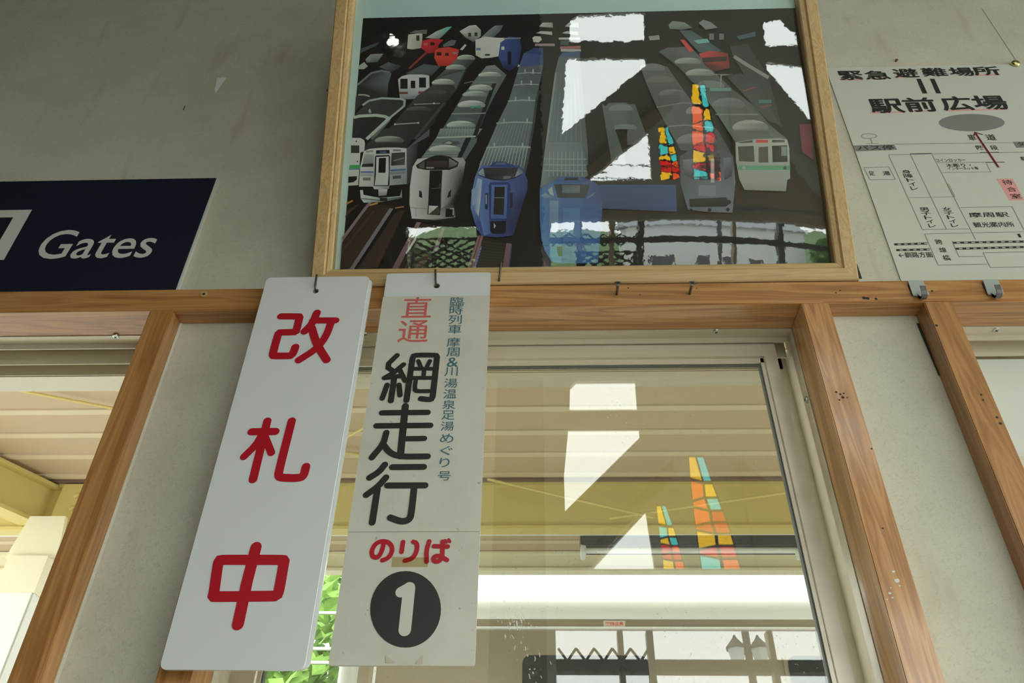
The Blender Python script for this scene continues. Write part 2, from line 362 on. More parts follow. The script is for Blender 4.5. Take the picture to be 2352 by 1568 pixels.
def window(n, x0, x1, label, pane, screws):
    w = empty('window_%d' % n, ((x0 + x1) / 2, .05, SILL), label, 'window', kind='structure')
    MB().prism(HEAD, x0, x1, 'x').build('frame_head', M['alu'], w)
    MB().prism([(.088, 2.298), (.134, 2.300), (.134, 2.36), (.088, 2.36)], x0, x1, 'x').build('outer_track', M['alu_bright'] if not pane else M['alu'], w)
    for sgn, xe in ((1, x0), (-1, x1)):               # jambs: the same section turned upright
        q = [(xe + sgn * d, y) for y, d in ((.0055, -.02), (.0055, .0015), (.026, .0015), (.028, .0015), (.028, -.006), (.083, -.006), (.083, .022), (.134, .024), (.134, -.02))]
        MB().prism(q, SILL, 2.3192, 'z').build('frame_jamb', M['alu'], w)
    MB().box(x0, x1, .0055, .134, SILL - .02, SILL).build('frame_sill', M['alu'], w)
    for c, ax in screws: screw_head(w, c, ax)
    if pane:
        sx0, sx1, zt, zb = x0 + .0245, x1 - .0245, 2.312, SILL + .01
        s = empty('sash', (0, 0, 0)); s.parent = w; s.location = -w.location
        y0, y1 = .031, .051
        MB().prism([(y0, zt), (y0, 2.300), (y0 - .002, 2.2985), (y0 - .002, 2.2835), (y0 + .003, 2.2825), (y0 + .003, 2.2745), (y1 - .003, 2.2745), (y1, 2.283), (y1, zt)], sx0 + .0203, sx1 - .0203, 'x').build('top_rail', M['alu'], s)
        for sgn, xe in ((1, sx0), (-1, sx1)):
            q = [(xe, y0), (xe + sgn * .020, y0), (xe + sgn * .0215, y0 + .003), (xe + sgn * .0265, y0 + .003), (xe + sgn * .0265, y1 - .003), (xe + sgn * .02, y1), (xe, y1)]
            MB().prism(q, zb, zt + .0006, 'z').build('stile', M['alu'], s)
            MB().box(*sorted((xe + sgn * .0262, xe + sgn * .0285)), .037, .047, zb + .05, 2.2735).build('gasket', M['rubber'], s)
        MB().box(sx0 + .0285, sx1 - .0285, .038, .046, 2.2735, 2.2746).build('gasket', M['rubber'], s)
        MB().box(sx0 + .0265, sx1 - .0265, y0 + .0005, y1 - .0005, zb, zb + .05).build('bottom_rail', M['alu'], s)
        MB().box(sx0 + .026, sx1 - .026, .040, .044, zb + .05, 2.2735).build('pane', M['glass'], s)
    return w
w1 = window(1, -2.19, POST[0][0] + .0005, 'open aluminium window under the navy sign showing the platform canopy', False, [(onZ(266, 772, 2.319), (0, 0, -1))])
w2 = window(2, POST[1][1] - .0005, POST[2][0] + .0005, 'closed aluminium sash window reflecting bright gable windows and stained glass', True,
            [(onZ(1645, 761, 2.319), (0, 0, -1)), (onZ(836, 766, 2.319), (0, 0, -1)), ((.4005, .016, 2.190), (-1, 0, 0)), ((.4005, .016, 1.60), (-1, 0, 0))])
w3 = window(3, POST[3][1] - .0005, 2.29, 'aluminium window with a white board behind it at the far right edge', False, [(onZ(2288, 757, 2.319), (0, 0, -1))])
MB().box(POST[3][1] + .03, 2.25, .062, .070, 2.115, 2.2985).build('transom_board', M['signwhite'], w3, bevel=.001)
MB().box(POST[3][1] + .02, 2.26, .055, .078, 2.085, 2.115).build('transom_rail', M['alu'], w3, bevel=.001)
MB().box(POST[3][1] + .03, 2.25, .064, .068, SILL + .02, 2.085).build('pane', M['glass'], w3)
# scuffs on the pane
s = MB(); random.seed(3)
for _ in range(70):
    t = random.random(); px, py = 1150 + t * 95 + random.gauss(0, 22), 1395 + t * 150 + random.gauss(0, 18)
    if random.random() < .4: px, py = 1195 + random.gauss(0, 10), 1425 + random.gauss(0, 9)
    a = onY(px, py, .0395); d = Vector((random.gauss(.001, .0008), 0, random.gauss(-.003, .002))); wv = Vector((.0005, 0, .0003)) * random.uniform(.4, 1.6)
    s.add([a - wv, a + wv, a + d + wv, a + d - wv], [(0, 1, 2, 3)])
m = mat('scuffed_glass', (.8, .82, .8), .6); t_ = N(m, 'ShaderNodeBsdfTransparent'); mx_ = N(m, 'ShaderNodeMixShader'); mx_.inputs[0].default_value = .55
L(m, t_.outputs[0], mx_.inputs[1]); L(m, P(m).outputs[0], mx_.inputs[2]); L(m, mx_.outputs[0], m.node_tree.nodes['Material Output'].inputs[0])
sc = s.build('scuff_marks', m, [c for c in w2.children if c.name.startswith('sash')][0], kind='stuff')

# ================================================================ things on the wall
def plane(y): return (lambda px, py: (lambda p: (p.x, p.z))(onY(px, py, y))), (lambda u, v, n: (u, y - n, v))
# navy sign ------------------------------------------------------
yg = YW - .009
gs = empty('station_sign', (-.8, yg, 2.37), 'navy station sign reading Gates in pale letters on the rail', 'sign')
tr, br = onY(498, 408, yg), onY(402, 661, yg)
gx, gz1, gz0 = (tr.x + br.x) / 2, tr.z, ZT + .001
MB().box(-2.0, gx, yg, YW - .002, gz0, gz1).build('sign_face', M['navy'], gs, bevel=.0006)
MB().box(gx + .0005, gx + .004, yg + .001, YW - .001, gz0, gz1 - .001).build('edge_strip', M['signwhite'], gs)
pr = Print(*plane(yg), .0006); pr.text('Gates', 226, 560, 262, 66, .006, .10); pr.build('lettering', M['signwhite'], gs)
pr = Print(*plane(yg), .0006)
u1, v1 = pr.pix(74, 482); v0 = pr.pix(6, 597)[1]; tk = .027
pr.poly([(u1 - .20, v1), (u1, v1), (u1, v1 - tk * .72), (u1 - .20, v1 - tk * .72)], pixel=False)
pr.poly([(u1 - tk, v1 - tk * .72), (u1, v1 - tk * .72), (u1, v0), (u1 - tk, v0)], pixel=False)
pr.build('pictogram_border', M['signwhite'], gs)

# white hanging plate 改札中 ---------------------------------------
def Zm(x0, y0, sc): return lambda X, Y: (x0 + X / sc, y0 + Y / sc)
Z5 = Zm(340, 600, 1.6195); Z4 = Zm(580, 590, 3.92); Z8 = Zm(780, 850, 3.485); Zn = Zm(640, 1200, 4.26); Zs = Zm(1850, 100, 2.6135)
def rounded(x0, x1, z0, z1, r, n=5):
    o = []
    for cx, cz, a in ((x1 - r, z1 - r, 0), (x0 + r, z1 - r, 90), (x0 + r, z0 + r, 180), (x1 - r, z0 + r, 270)):
        o += [(cx + r * math.cos(math.radians(a + 90 * k / n)), cz + r * math.sin(math.radians(a + 90 * k / n))) for k in range(n + 1)]
    return o
def ring(c, r, n=14): return [(c[0] + r * math.cos(-2 * math.pi * k / n), c[1] + r * math.sin(-2 * math.pi * k / n)) for k in range(n)]
def hook(x, z, y0, label, lean=0.0, up=.034):
    h = empty('wire_hook', (x, y0, z), label, 'hook', 'bent wire hooks on the rail')
    pts = [(x, YF + .002, z), (x, y0 + .004, z), (x + lean * .2, y0 + .001, z + .001), (x + lean * .4, y0 - .001, z + .004), (x + lean, y0 - .002, z + up)]
    MB().tube(pts, .0017, 8).build('wire', M['steel_dark'], h, smooth=True)
    return h
y1 = -.078
s1 = empty('hanging_plate', (-.347, y1, 1.77), 'white hanging plate with three large red characters, on a wire hook', 'sign', 'plates hanging from the rail')
pA, aA = plane(y1)
x0, x1, z0, z1 = -.4295, -.2655, 1.7685, 2.3672
hA = pA(725, 668)
link('plate', fill([rounded(x0, x1, z0, z1, .008), ring(hA, .0048)], .004, XZ(y1 + .0022)), M['white'], s1)
link('backing_plate', fill([rounded(x0 + .001, x1 + .0035, z0 + .003, z1 - .001, .008), ring(hA, .0048)], .004, XZ(y1 + .0085)), M['white'], s1)
def strokes(name, parent, pl, matn, lst, n0=.0004):
    pr = Print(*pl, n0)
    for tr_, pts, wd, sm in lst: pr.stroke([tr_(*p) for p in pts], wd, smooth=sm)
    return pr.build(name, M[matn], parent)
plA = (pA, aA)
strokes('character_kai', s1, plA, 'red', [
    (Z4, [(258, 535), (395, 535), (425, 537), (417, 575), (398, 650), (390, 676), (350, 678), (268, 679), (238, 682), (225, 720), (190, 845), (183, 890), (225, 891), (315, 891), (352, 888), (374, 850), (386, 812)], .0122, 1),
    (Z4, [(580, 503), (540, 600), (468, 672)], .0122, 1), (Z4, [(545, 572), (748, 572)], .0120, 0),
    (Z4, [(710, 585), (662, 720), (575, 830), (417, 930)], .0118, 2), (Z4, [(535, 640), (575, 780), (668, 928)], .0122, 2)])
strokes('character_satsu', s1, plA, 'red', [
    (Z5, [(444, 594), (391, 811)], .0115, 0), (Z5, [(386, 634), (474, 633)], .0115, 0), (Z5, [(424, 645), (400, 685), (357, 727)], .0105, 1), (Z5, [(436, 655), (459, 712)], .0105, 0),
    (Z5, [(535, 594), (490, 770), (484, 803), (520, 806), (560, 806), (579, 800), (588, 764)], .0115, 2)])
strokes('character_chuu', s1, plA, 'red', [
    (Z5, [(330, 1110), (275, 1110), (264, 1112), (259, 1135), (247, 1225), (242, 1246), (265, 1247), (455, 1245), (480, 1244), (488, 1225), (504, 1132), (508, 1112), (490, 1110), (330, 1110)], .0130, 1),
    (Z5, [(402, 1063), (368, 1195), (335, 1350)], .0140, 0)])
hk1 = hook(hA[0], hA[1] + .0028, y1 - .003, 'bent dark wire hook through the hole of the white plate with red characters', -.002, .027)

# cream departure plate --------------------------------------------
y2 = -.074
s2 = empty('hanging_plate', (-.157, y2, 1.77), 'aged cream hanging plate with black characters and a black numbered disc', 'sign', 'plates hanging from the rail')
pB, aB = plane(y2); plB = (pB, aB)
x0, x1 = -.2400, -.0752; zt = pB(1000, 627)[1]; zw = pB(1000, 681)[1]; zj = pB(950, 1221)[1]; zb = pB(920, 1528)[1]
hB = pB(1003, 657)
link('base_plate', fill([rounded(x0, x1, zb, zt, .004), ring(hB, .0052)], .004, XZ(y2 + .0022)), M['cream'], s2)
link('route_card', fill([rounded(x0 - .0004, x1 + .0004, zj, zw, .001)], .0012, XZ(y2 - .0006)), M['cream'], s2)
link('hanger_strip', fill([rounded(x0 + .0006, x1 - .0002, zw + .0004, zt - .0005, .004), ring(hB, .0052)], .0008, XZ(y2 - .0004)), M['white'], s2)
plC = (pB, lambda u, v, n: (u, y2 - .0013 - n, v))
C2 = .0088
strokes('character_ami', s2, plC, 'black', [
    (Z5, [(927, 352), (886, 392), (918, 414)], C2 * .92, 1), (Z5, [(951, 386), (918, 414), (880, 436)], C2 * .9, 1), (Z5, [(880, 436), (948, 428)], C2 * .9, 0), (Z5, [(938, 408), (957, 447)], C2 * .85, 0),
    (Z5, [(917, 432), (904, 521)], C2, 0), (Z5, [(890, 462), (872, 512)], C2 * .9, 0), (Z5, [(934, 462), (938, 500)], C2 * .9, 0),
    (Z5, [(962, 520), (980, 395), (986, 355), (1000, 351), (1060, 351), (1076, 353), (1074, 375), (1062, 485), (1058, 513), (1045, 517), (1016, 513)], C2, 1),
    (Z5, [(1006, 373), (1015, 395)], C2 * .75, 0), (Z5, [(1049, 373), (1038, 395)], C2 * .75, 0), (Z5, [(984, 402), (1066, 402)], C2 * .75, 0),
    (Z5, [(1028, 405), (1025, 433)], C2 * .75, 0), (Z5, [(978, 436), (1060, 436)], C2 * .75, 0), (Z5, [(997, 440), (992, 478), (1000, 486), (1046, 485)], C2 * .75, 1)])
strokes('character_hashiri', s2, plC, 'black', [
    (Z8, [(528, 292), (488, 692)], C2 * 1.12, 0), (Z8, [(341, 346), (706, 342)], C2, 0), (Z8, [(296, 450), (727, 446)], C2, 0), (Z8, [(505, 554), (678, 551)], C2 * .95, 0),
    (Z8, [(376, 504), (352, 595), (261, 703)], C2, 1), (Z8, [(352, 598), (400, 664), (480, 697), (706, 694)], C2, 2)])
strokes('character_yuki', s2, plC, 'black', [
    (Z8, [(364, 760), (318, 818), (241, 865)], C2, 1), (Z8, [(373, 862), (310, 935), (215, 1003)], C2, 1), (Z8, [(305, 955), (263, 1222)], C2, 0),
    (Z8, [(424, 780), (675, 778)], C2, 0), (Z8, [(385, 927), (686, 926)], C2, 0), (Z8, [(600, 932), (576, 1150), (562, 1200), (500, 1219), (408, 1184)], C2, 2)])
pr = Print(*plC, .0004)
for ch, X, Y, w, h in (('直', 1001, 173, 108, 76), ('通', 988, 262, 112, 82)):
    pr.text(ch, *Z5(X, Y), w / 1.6195, h / 1.6195, .004)
pr.build('direct_lettering', M['redpale'], s2)
pr = Print(*plC, .0004)
for ch, X, Y, k in (('臨', 1150, 152, 1), ('時', 1147, 184, 1), ('列', 1143, 219, 1), ('車', 1142, 255, 1), ('摩', 1137, 303, 1), ('周', 1135, 340, 1), ('&', 1134, 377, .85), ('川', 1128, 412, 1), ('湯', 1127, 455, 1), ('温', 1124, 495, 1),
                    ('泉', 1120, 535, 1), ('足', 1117, 574, 1), ('湯', 1114, 615, 1), ('め', 1112, 660, 1), ('ぐ', 1111, 706, .95), ('り', 1104, 750, .75), ('号', 1103, 800, 1)):
    pr.text(ch, *Z5(X, Y), 49 * k / 1.6195, 34 / 1.6195, .002)
pr.build('train_name_lettering', M['teal'], s2)
n2 = .0058
strokes('boarding_characters', s2, plB, 'red', [
    (Zn, [(1030, 190), (1018, 260), (985, 330), (945, 346), (912, 320), (915, 260), (955, 200), (1020, 178), (1085, 195), (1116, 250), (1100, 315), (1060, 355), (1015, 369)], n2, 2),
    (Zn, [(1218, 190), (1203, 287)], n2, 0), (Zn, [(1318, 188), (1352, 200), (1358, 250), (1335, 320), (1295, 358), (1236, 372)], n2, 2),
    (Zn, [(1474, 184), (1446, 275), (1450, 381)], n2, 1), (Zn, [(1520, 231), (1655, 235)], n2, 0),
    (Zn, [(1606, 186), (1603, 300), (1598, 350), (1560, 386), (1512, 372), (1518, 335), (1570, 322), (1647, 366)], n2, 2),
    (Zn, [(1630, 176), (1641, 194)], n2 * .7, 0), (Zn, [(1664, 168), (1675, 188)], n2 * .7, 0)])
pr = Print(*plB, .0004); pr.disc(*Zn(1243, 848), 346 / 4.26, 374 / 4.26, n=48); pr.build('number_disc', M['black'], s2)
pr = Print(*plB, .0007); pr.stroke([Zn(1278, 640), Zn(1235, 1050)], .0145); pr.stroke([Zn(1283, 634), Zn(1196, 682)], .0128); pr.build('numeral', M['cream'], s2)
pr = Print(*plB, .0009); pr.poly([Zn(1112, 336), Zn(1465, 342), Zn(1460, 436), Zn(1105, 436)]); pr.build('tape_strip', clear('clear_tape', (.86, .80, .62), .04), s2)
for q in ([(1048, 1290), (1145, 1375), (1048, 1372)], [(1413, 1290), (1410, 1385), (1335, 1382)]):
    pr = Print(*plB, .0005); pr.poly([Zn(*p) for p in q]); pr.build('tape_corner', M['tape'], s2)
hk2 = hook(hB[0], hB[1] + .0030, y2 - .004, 'bent dark wire hook through the hole of the cream plate', -.0035, .027)
p3 = onY(1147, 650, YF)
hk3 = hook(p3.x, p3.z, YF - .014, 'empty bent wire hook on the rail below the picture frame', .003, .030)

# screws standing out of the rail -----------------------------------
for (bx, by), (tx, ty), lb in (((1417, 676), (1419, 650), 'long steel screw sticking out of the rail nearer the empty wire hook'), ((1584, 675), (1590, 650), 'long steel screw sticking out of the rail nearer the glossy post')):
    b0 = onY(bx, by, YF); t0 = onY(tx, ty, YF - .021)
    e = empty('wood_screw', b0, lb, 'screw', 'long screws in the rail'); ax = (t0 - b0).normalized()
    MB().tube([b0 - ax * .004, b0 + ax * .005, t0 - ax * .003], .0021, 10).build('shank', M['steel_dark'], e, smooth=True)
    h = MB().lathe(t0 - ax * .0035, ax, [(.0021, 0), (.0052, .0028), (.0054, .0035), (.004, .0038)], 18).build('screw_head', M['steel'], e, smooth=True)
    a = ax.orthogonal().normalized(); b = ax.cross(a); s = MB(); t = t0 + ax * .0005
    for d, f in ((a, b), (b, a)): s.add([t + d * .003 + f * .0008, t - d * .003 + f * .0008, t - d * .003 - f * .0008, t + d * .003 - f * .0008], [(0, 1, 2, 3)])
    s.build('cross_slot', M['slot'], h)
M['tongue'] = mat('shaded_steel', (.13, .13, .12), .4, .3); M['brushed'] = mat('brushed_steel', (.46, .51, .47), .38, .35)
# steel adhesive hooks ------------------------------------------------
Zh = Zm(2040, 620, 7.538)
for i, (dx, lb) in enumerate(((0, 'small brushed steel plate hook on the rail nearer the picture frame'), (1297, 'small brushed steel plate hook on the rail at the far right'))):
    q = [onY(*Zh(X + dx, Y - (18 if i else 0)), YF - .0035) for X, Y in ((345, 195), (365, 178), (580, 178), (610, 195), (712, 415), (690, 436), (580, 455), (530, 452), (440, 440), (425, 420))]
    c = sum(q, Vector()) / len(q)
    e = empty('plate_hook', (c.x, YF, c.z - .015), lb, 'hook', 'steel plate hooks on the rail')
    link('plate', fill([[(p.x, p.z) for p in q]], .0016, XZ(YF - .0028)), M['brushed'], e)
    MB().box(c.x - .012, c.x + .012, YF - .0022, YF, c.z - .010, c.z + .012).build('adhesive_pad', M['slot'], e)
    dy = 18 if i else 0; tx = onY(*Zh(642 + dx, 400 - dy), YF - .017).x; zt2 = onY(*Zh(645 + dx, 275 - dy), YF - .018).z; zb2 = onY(*Zh(620 + dx, 478 - dy), YF - .011).z; hw = .0042
    b0 = Vector((tx - .003, 0, 0)); zp = onY(*Zh(590 + dx, 440 - dy), YF - .0035).z
    prof = [(YF - .0022, zp + .006), (YF - .0026, zp - .002), (YF - .006, zb2 + .001), (YF - .011, zb2), (YF - .0155, zb2 + .003), (YF - .0175, (zb2 + zt2) / 2), (YF - .0185, zt2)]
    s = MB(); pts = []
    for k, (y, z) in enumerate(prof): pts.append((y, z))
    back = [(y + .0011, z + .0013) for y, z in prof][::-1]
    s.prism(pts + back, b0.x - hw + .003, b0.x + hw + .003, 'x').build('hook_tongue', M['tongue'], e)

# evacuation map ------------------------------------------------------
ym = YW - .0012
mp = empty('evacuation_map', (.8, ym, 2.37), 'laminated evacuation map sheet with black headings pinned beside the picture frame', 'notice')
pm, am = plane(ym - .0006); plM = (pm, am)
mxa, mxb = pm(1897, 158)[0], pm(2068, 642)[0]; mx0 = min(mxa, mxb); mz1 = pm(2100, 152)[1]; mx1 = pm(2345, 145)[0] + .002; mz0 = ZT + .001
s = MB(); n = 14; vs = []
for i in range(n + 1):
    z = mz0 + (mz1 - mz0) * i / n; bow = 0.0
    for j in range(6): xa = mxb + (mxa - mxb) * i / n; vs.append((xa + (mx1 - xa) * (j / 5) ** 2, ym - .0006 - bow * (1 - (j / 5) ** 1.2) ** 3 * .6, z))
s.add(vs, [(i * 6 + j, i * 6 + j + 1, i * 6 + j + 7, i * 6 + j + 6) for i in range(n) for j in range(5)])
vs2 = [(x, ym, z) for x, y, z in vs]; s.add(vs2, [(i * 6 + j, i * 6 + j + 6, i * 6 + j + 7, i * 6 + j + 1) for i in range(n) for j in range(5)])
sh = s.build('sheet', M['paper'], mp, smooth=True)
def amb(u, v, nn):                                    # print follows the bowed sheet
    j = max(0, min(1, (u - mx0) / (mx1 - mx0))) ** .5; bow = 0.0
    return (u, ym - .0006 - bow * (1 - j ** 1.2) ** 3 * .6 - nn * .35 - .0001, v)
plM = (pm, amb)
for t, X, Y, w, h, b in (('緊', 272, 192, 145, 54, .03), ('急', 430, 190, 150, 52, .03), ('避', 600, 178, 148, 54, .03), ('難', 772, 172, 148, 50, .03), ('場', 935, 170, 145, 50, .03), ('所', 1085, 165, 160, 52, .03),
                      ('駅', 485, 375, 200, 84, .03), ('前', 685, 367, 185, 84, .03), ('広', 905, 360, 185, 84, .03), ('場', 1105, 355, 200, 84, .03),
                      ('車', 1000, 565, 46, 36, .01), ('道', 1112, 563, 60, 36, .01), ('階', 1046, 626, 42, 28, .01), ('段', 1132, 625, 44, 28, .01), ('バス停', 420, 626, 220, 28, .01), ('足', 398, 780, 36, 26, .01), ('湯', 486, 779, 44, 26, .01),
                      ('コインロッカー', 872, 701, 180, 20, .01), ('木彫り・', 918, 731, 150, 22, .01), ('インターネット等', 945, 750, 186, 18, .01),
                      ('摩周駅', 1100, 1028, 240, 30, .02), ('観光案内所', 1130, 1087, 245, 32, .01), ('←釧路方面', 660, 1268, 205, 34, .015), ('跨', 800, 1191, 42, 30, .01), ('線', 824, 1239, 42, 30, .01), ('橋', 847, 1286, 46, 32, .01),
                      ('待', 1211, 833, 64, 30, .015), ('合', 1236, 875, 58, 28, .015), ('室', 1262, 916, 66, 28, .015), ('1', 1284, 1153, 16, 22, .01), ('タ', 1290, 604, 44, 24, .02), ('駅', 1312, 692, 40, 24, .02)):
    pr = Print(*plM, .0008); pr.text(t, *Zs(X, Y), w / 2.6135, h / 2.6135, min(b, .01), heavy=.018 if b > .025 else 0); pr.build('lettering', M['ink'], mp)
for col, X, Y, dX in (('身障トイレ', 605, 770, 12), ('男子トイレ', 712, 995, 12), ('女子トイレ', 848, 993, 12)):
    pr = Print(*plM, .0006)
    for k, ch in enumerate(col): pr.text(ch, *Zs(X + dX * k, Y + 24.5 * k), 56 / 2.6135 * (.8 if k > 1 else 1), 23 / 2.6135, .01)
    pr.build('lettering', M['ink'], mp)
for k in (0, 82): pr = Print(*plM, .0006); pr.poly([Zs(*p) for p in ((665 + k, 212), (692 + k, 212), (732 + k, 300), (703 + k, 300))]); pr.build('equals_bar', M['ink'], mp)
pr = Print(*plM, .0004); pr.poly([Zs(*p) for p in ((285, 612), (532, 606), (550, 638), (302, 647))]); pr.build('grey_box', M['grey_ink'], mp); pr = Print(*plM, .0004); pr.poly([Zs(*p) for p in ((1245, 590), (1345, 588), (1360, 622), (1268, 626))]); pr.build('grey_box', M['grey_ink'], mp); pr = Print(*plM, .0004)
pr.disc(*Zs(998, 475), 198 / 2.6135, 52 / 2.6135, n=40); pr.build('plaza_oval', M['grey_ink'], mp)
pr = Print(*plM, .0005); lw = .0009
for ln in ([(350, 745), (500, 741), (540, 815), (388, 818), (350, 745)], [(498, 668), (1312, 652)], [(498, 668), (702, 1117)], [(628, 663), (845, 1113)], [(757, 661), (1022, 1178)], [(622, 926), (895, 920)], [(702, 1117), (985, 1112)],
           [(820, 774), (1112, 771), (1082, 712), (793, 716)], [(930, 985), (1240, 978), (1312, 1120)], [(715, 1143), (1312, 1130)], [(715, 1143), (796, 1330), (1095, 1324)], [(880, 1185), (922, 1280), (1070, 1278)], [(1066, 1256), (1312, 1250)], [(1066, 1256), (1110, 1345), (1312, 1340)],
           [(535, 604), (1245, 595)], [(390, 570), (402, 602)], [(360, 602), (440, 600)], [(848, 840), (888, 920)], [(858, 840), (897, 920)], [(333, 556), (345, 545), (380, 541), (418, 546), (430, 556), (415, 566), (380, 571), (345, 567), (333, 556)]):
    pr.stroke([Zs(*p) for p in ln], lw, cap=False)
pr.build('line_drawing', M['line_ink'], mp)
for a, b in (((533, 1206), (733, 1200)), ((545, 1240), (748, 1236)), ((885, 1196), (1330, 1188)), ((900, 1232), (1330, 1221))):
    pr = Print(*plM, .0006); k = 10 if a[0] < 800 else 20
    for off in (-4.5, 4.5): pr.stroke([Zs(a[0], a[1] + off), Zs(b[0], b[1] + off)], .0012, cap=False)
    for i in range(0, k, 2):
        t0, t1 = i / k, (i + 1) / k; pr.stroke([Zs(a[0] + (b[0] - a[0]) * t, a[1] + (b[1] - a[1]) * t) for t in (t0, t1)], .0035, cap=False)
    pr.build('railway_line', M['ink'], mp)
for ln in ([(628, 663), (757, 660)], [(1048, 655), (1162, 653)], [(1082, 713), (1195, 712)]): pr = Print(*plM, .0006); pr.stroke([Zs(*p) for p in ln], .0017, cap=False); pr.build('doorway_line', M['ink'], mp)
for q in ([(205, 215), (345, 211), (345, 220), (208, 222)], [(370, 209), (498, 204), (498, 212), (370, 216)], [(540, 200), (680, 195), (680, 202), (540, 207)], [(1030, 187), (1170, 182), (1172, 190), (1030, 195)], [(385, 413), (590, 407), (590, 415), (390, 420)], [(640, 404), (780, 400), (780, 408), (640, 410)], [(860, 400), (1215, 390), (1218, 397), (860, 407)], [(1148, 812), (1244, 810), (1312, 940), (1224, 942)]):
    pr = Print(*plM, .0003); pr.poly([Zs(*p) for p in q]); pr.build('pink_underline', M['pink'], mp)
pr = Print(*plM, .0003); pr.stroke([Zs(1023, 545), Zs(1163, 745)], .0055, cap=False)
pr.build('pink_marker', M['pink'], mp)
pr = Print(*plM, .0008); pr.stroke([Zs(1020, 538), Zs(1158, 743)], .0038, cap=False); pr.stroke([Zs(1064, 547), Zs(1017, 533), Zs(1012, 552)], .0025, cap=False); pr.build('route_arrow', M['maroon'], mp)
for (px, py), lb in (((2332, 147), 'shiny brass drawing pin at the top corner of the map sheet'), ((2089, 645), 'brass drawing pin peeping over the rail at the foot of the map sheet')):
    c = onY(px, py, ym - .002); e = empty('drawing_pin', c, lb, 'drawing pin', 'brass pins holding the map')
    if py > 600: c.z = ZT + .0035
    MB().lathe(c, (0, -1, 0), [(.0090, 0), (.0092, .0012), (.0078, .0042), (.0045, .0060), (.0012, .0066)], 22).build('pin_cap', M['brass'], e, smooth=True)
    MB().lathe(c, (0, 1, 0), [(.0008, 0), (.0007, .004)], 8).build('pin_shaft', M['steel'], e)
c = onY(2058, 141, YW); e = empty('rusty_nail', c, 'small rusty nail head in the wall above the map sheet', 'nail')
MB().lathe(c, (0, -1, 0), [(.0015, 0), (.0015, .003), (.0035, .0034), (.003, .0045)], 10).build('nail_head', mat('rust', (.16, .07, .03), .8), e)
# ================================================================ framed train poster, leaning out from the wall at the top
TAU = math.radians(19.5); PY0, PZ0 = -.035, 2.3665
EV = Vector((0, -math.sin(TAU), math.cos(TAU))); EN = Vector((0, -math.cos(TAU), -math.sin(TAU))); PO = Vector((0, PY0, PZ0))
def pat(u, v, n): return PO + Vector((u, 0, 0)) + EV * v + EN * n
def ppix(px, py):
    d = ray(px, py); k = (PO - CAM).dot(EN) / d.dot(EN); p = CAM + d * k - PO
    return (p.x, p.dot(EV))
fr = empty('framed_poster', PO, 'pale wooden framed poster of many trains, leaning out above the rail', 'picture frame')
U0, U1, V0, V1, FW = -.3650, .5010, .002, .78, .032
prof = [(0, -.010), (0, .021), (.002, .023), (.020, .023), (.0225, .0195), (.0245, .0205), (.030, .0190), (.032, .017), (.032, -.010)]
def bar(a, b, inward, mt):                             # mitred moulding from corner a to corner b
    a = Vector(a); b = Vector(b); d = (b - a).normalized(); iw = Vector(inward); s = MB(); n = len(prof); vs = []
    for base, sg in ((a, 1), (b, -1)):
        for w, h in prof: q = base + iw * w + d * w * sg; vs.append(pat(q.x, q.y, h))
    s.add(vs, [(i, (i + 1) % n, n + (i + 1) % n, n + i) for i in range(n)] + [tuple(range(n))[::-1], tuple(range(n, 2 * n))])
    s.build('frame_bar', mt, fr)
VB = .006
bar((U0, VB), (U1, VB), (0, 1), M['oak_x']); bar((U0, V1), (U1, V1), (0, -1), M['oak_x'])
bar((U0, VB), (U0, V1), (1, 0), M['oak_z']); bar((U1, VB), (U1, V1), (-1, 0), M['oak_z'])
s = MB(); s.add([pat(u, v, n) for n in (-.009, -.004) for u, v in ((U0 + .01, .015), (U1 - .01, .015), (U1 - .01, V1 - .01), (U0 + .01, V1 - .01))], [(3, 2, 1, 0), (4, 5, 6, 7), (0, 1, 5, 4), (1, 2, 6, 5), (2, 3, 7, 6), (3, 0, 4, 7)])
s.build('backboard', M['oak_x'], fr)
c = pat(U0 - .0005, .385, .012); MB().lathe(c, (-1, 0, 0), [(.003, 0), (.0035, .002), (.002, .004)], 10).build('frame_nail', M['steel_dark'], fr)
# acrylic sheet: slightly bellied, slack towards one edge
def belly(u, v):
    t = max(0, (u - .24) / .215)
    return .0155 - .0022 * math.exp(-(v - .037) / .05) - .12 * max(0, u - .25) ** 2 + .072 * v * (.335 - v) * (1 if v < .62 else .9) - .022 * t * t * v * math.exp(-v / .15)
s = MB(); nu, nv = 40, 36; vs = []
for dn in (0, -.0012):
    for j in range(nv + 1):
        for i in range(nu + 1):
            u = U0 + .031 + (U1 - U0 - .062) * i / nu; v = VB + .031 + (V1 - VB - .062) * j / nv
            vs.append(pat(u, v, max(.004, belly(u, v)) + dn))
o2 = (nu + 1) * (nv + 1); fs = []
for j in range(nv):
    for i in range(nu):
        k = j * (nu + 1) + i; fs += [(k, k + 1, k + nu + 2, k + nu + 1), (o2 + k, o2 + k + nu + 1, o2 + k + nu + 2, o2 + k + 1)]
s.add(vs, fs); s.build('acrylic_sheet', M['acrylic'], fr, smooth=True)
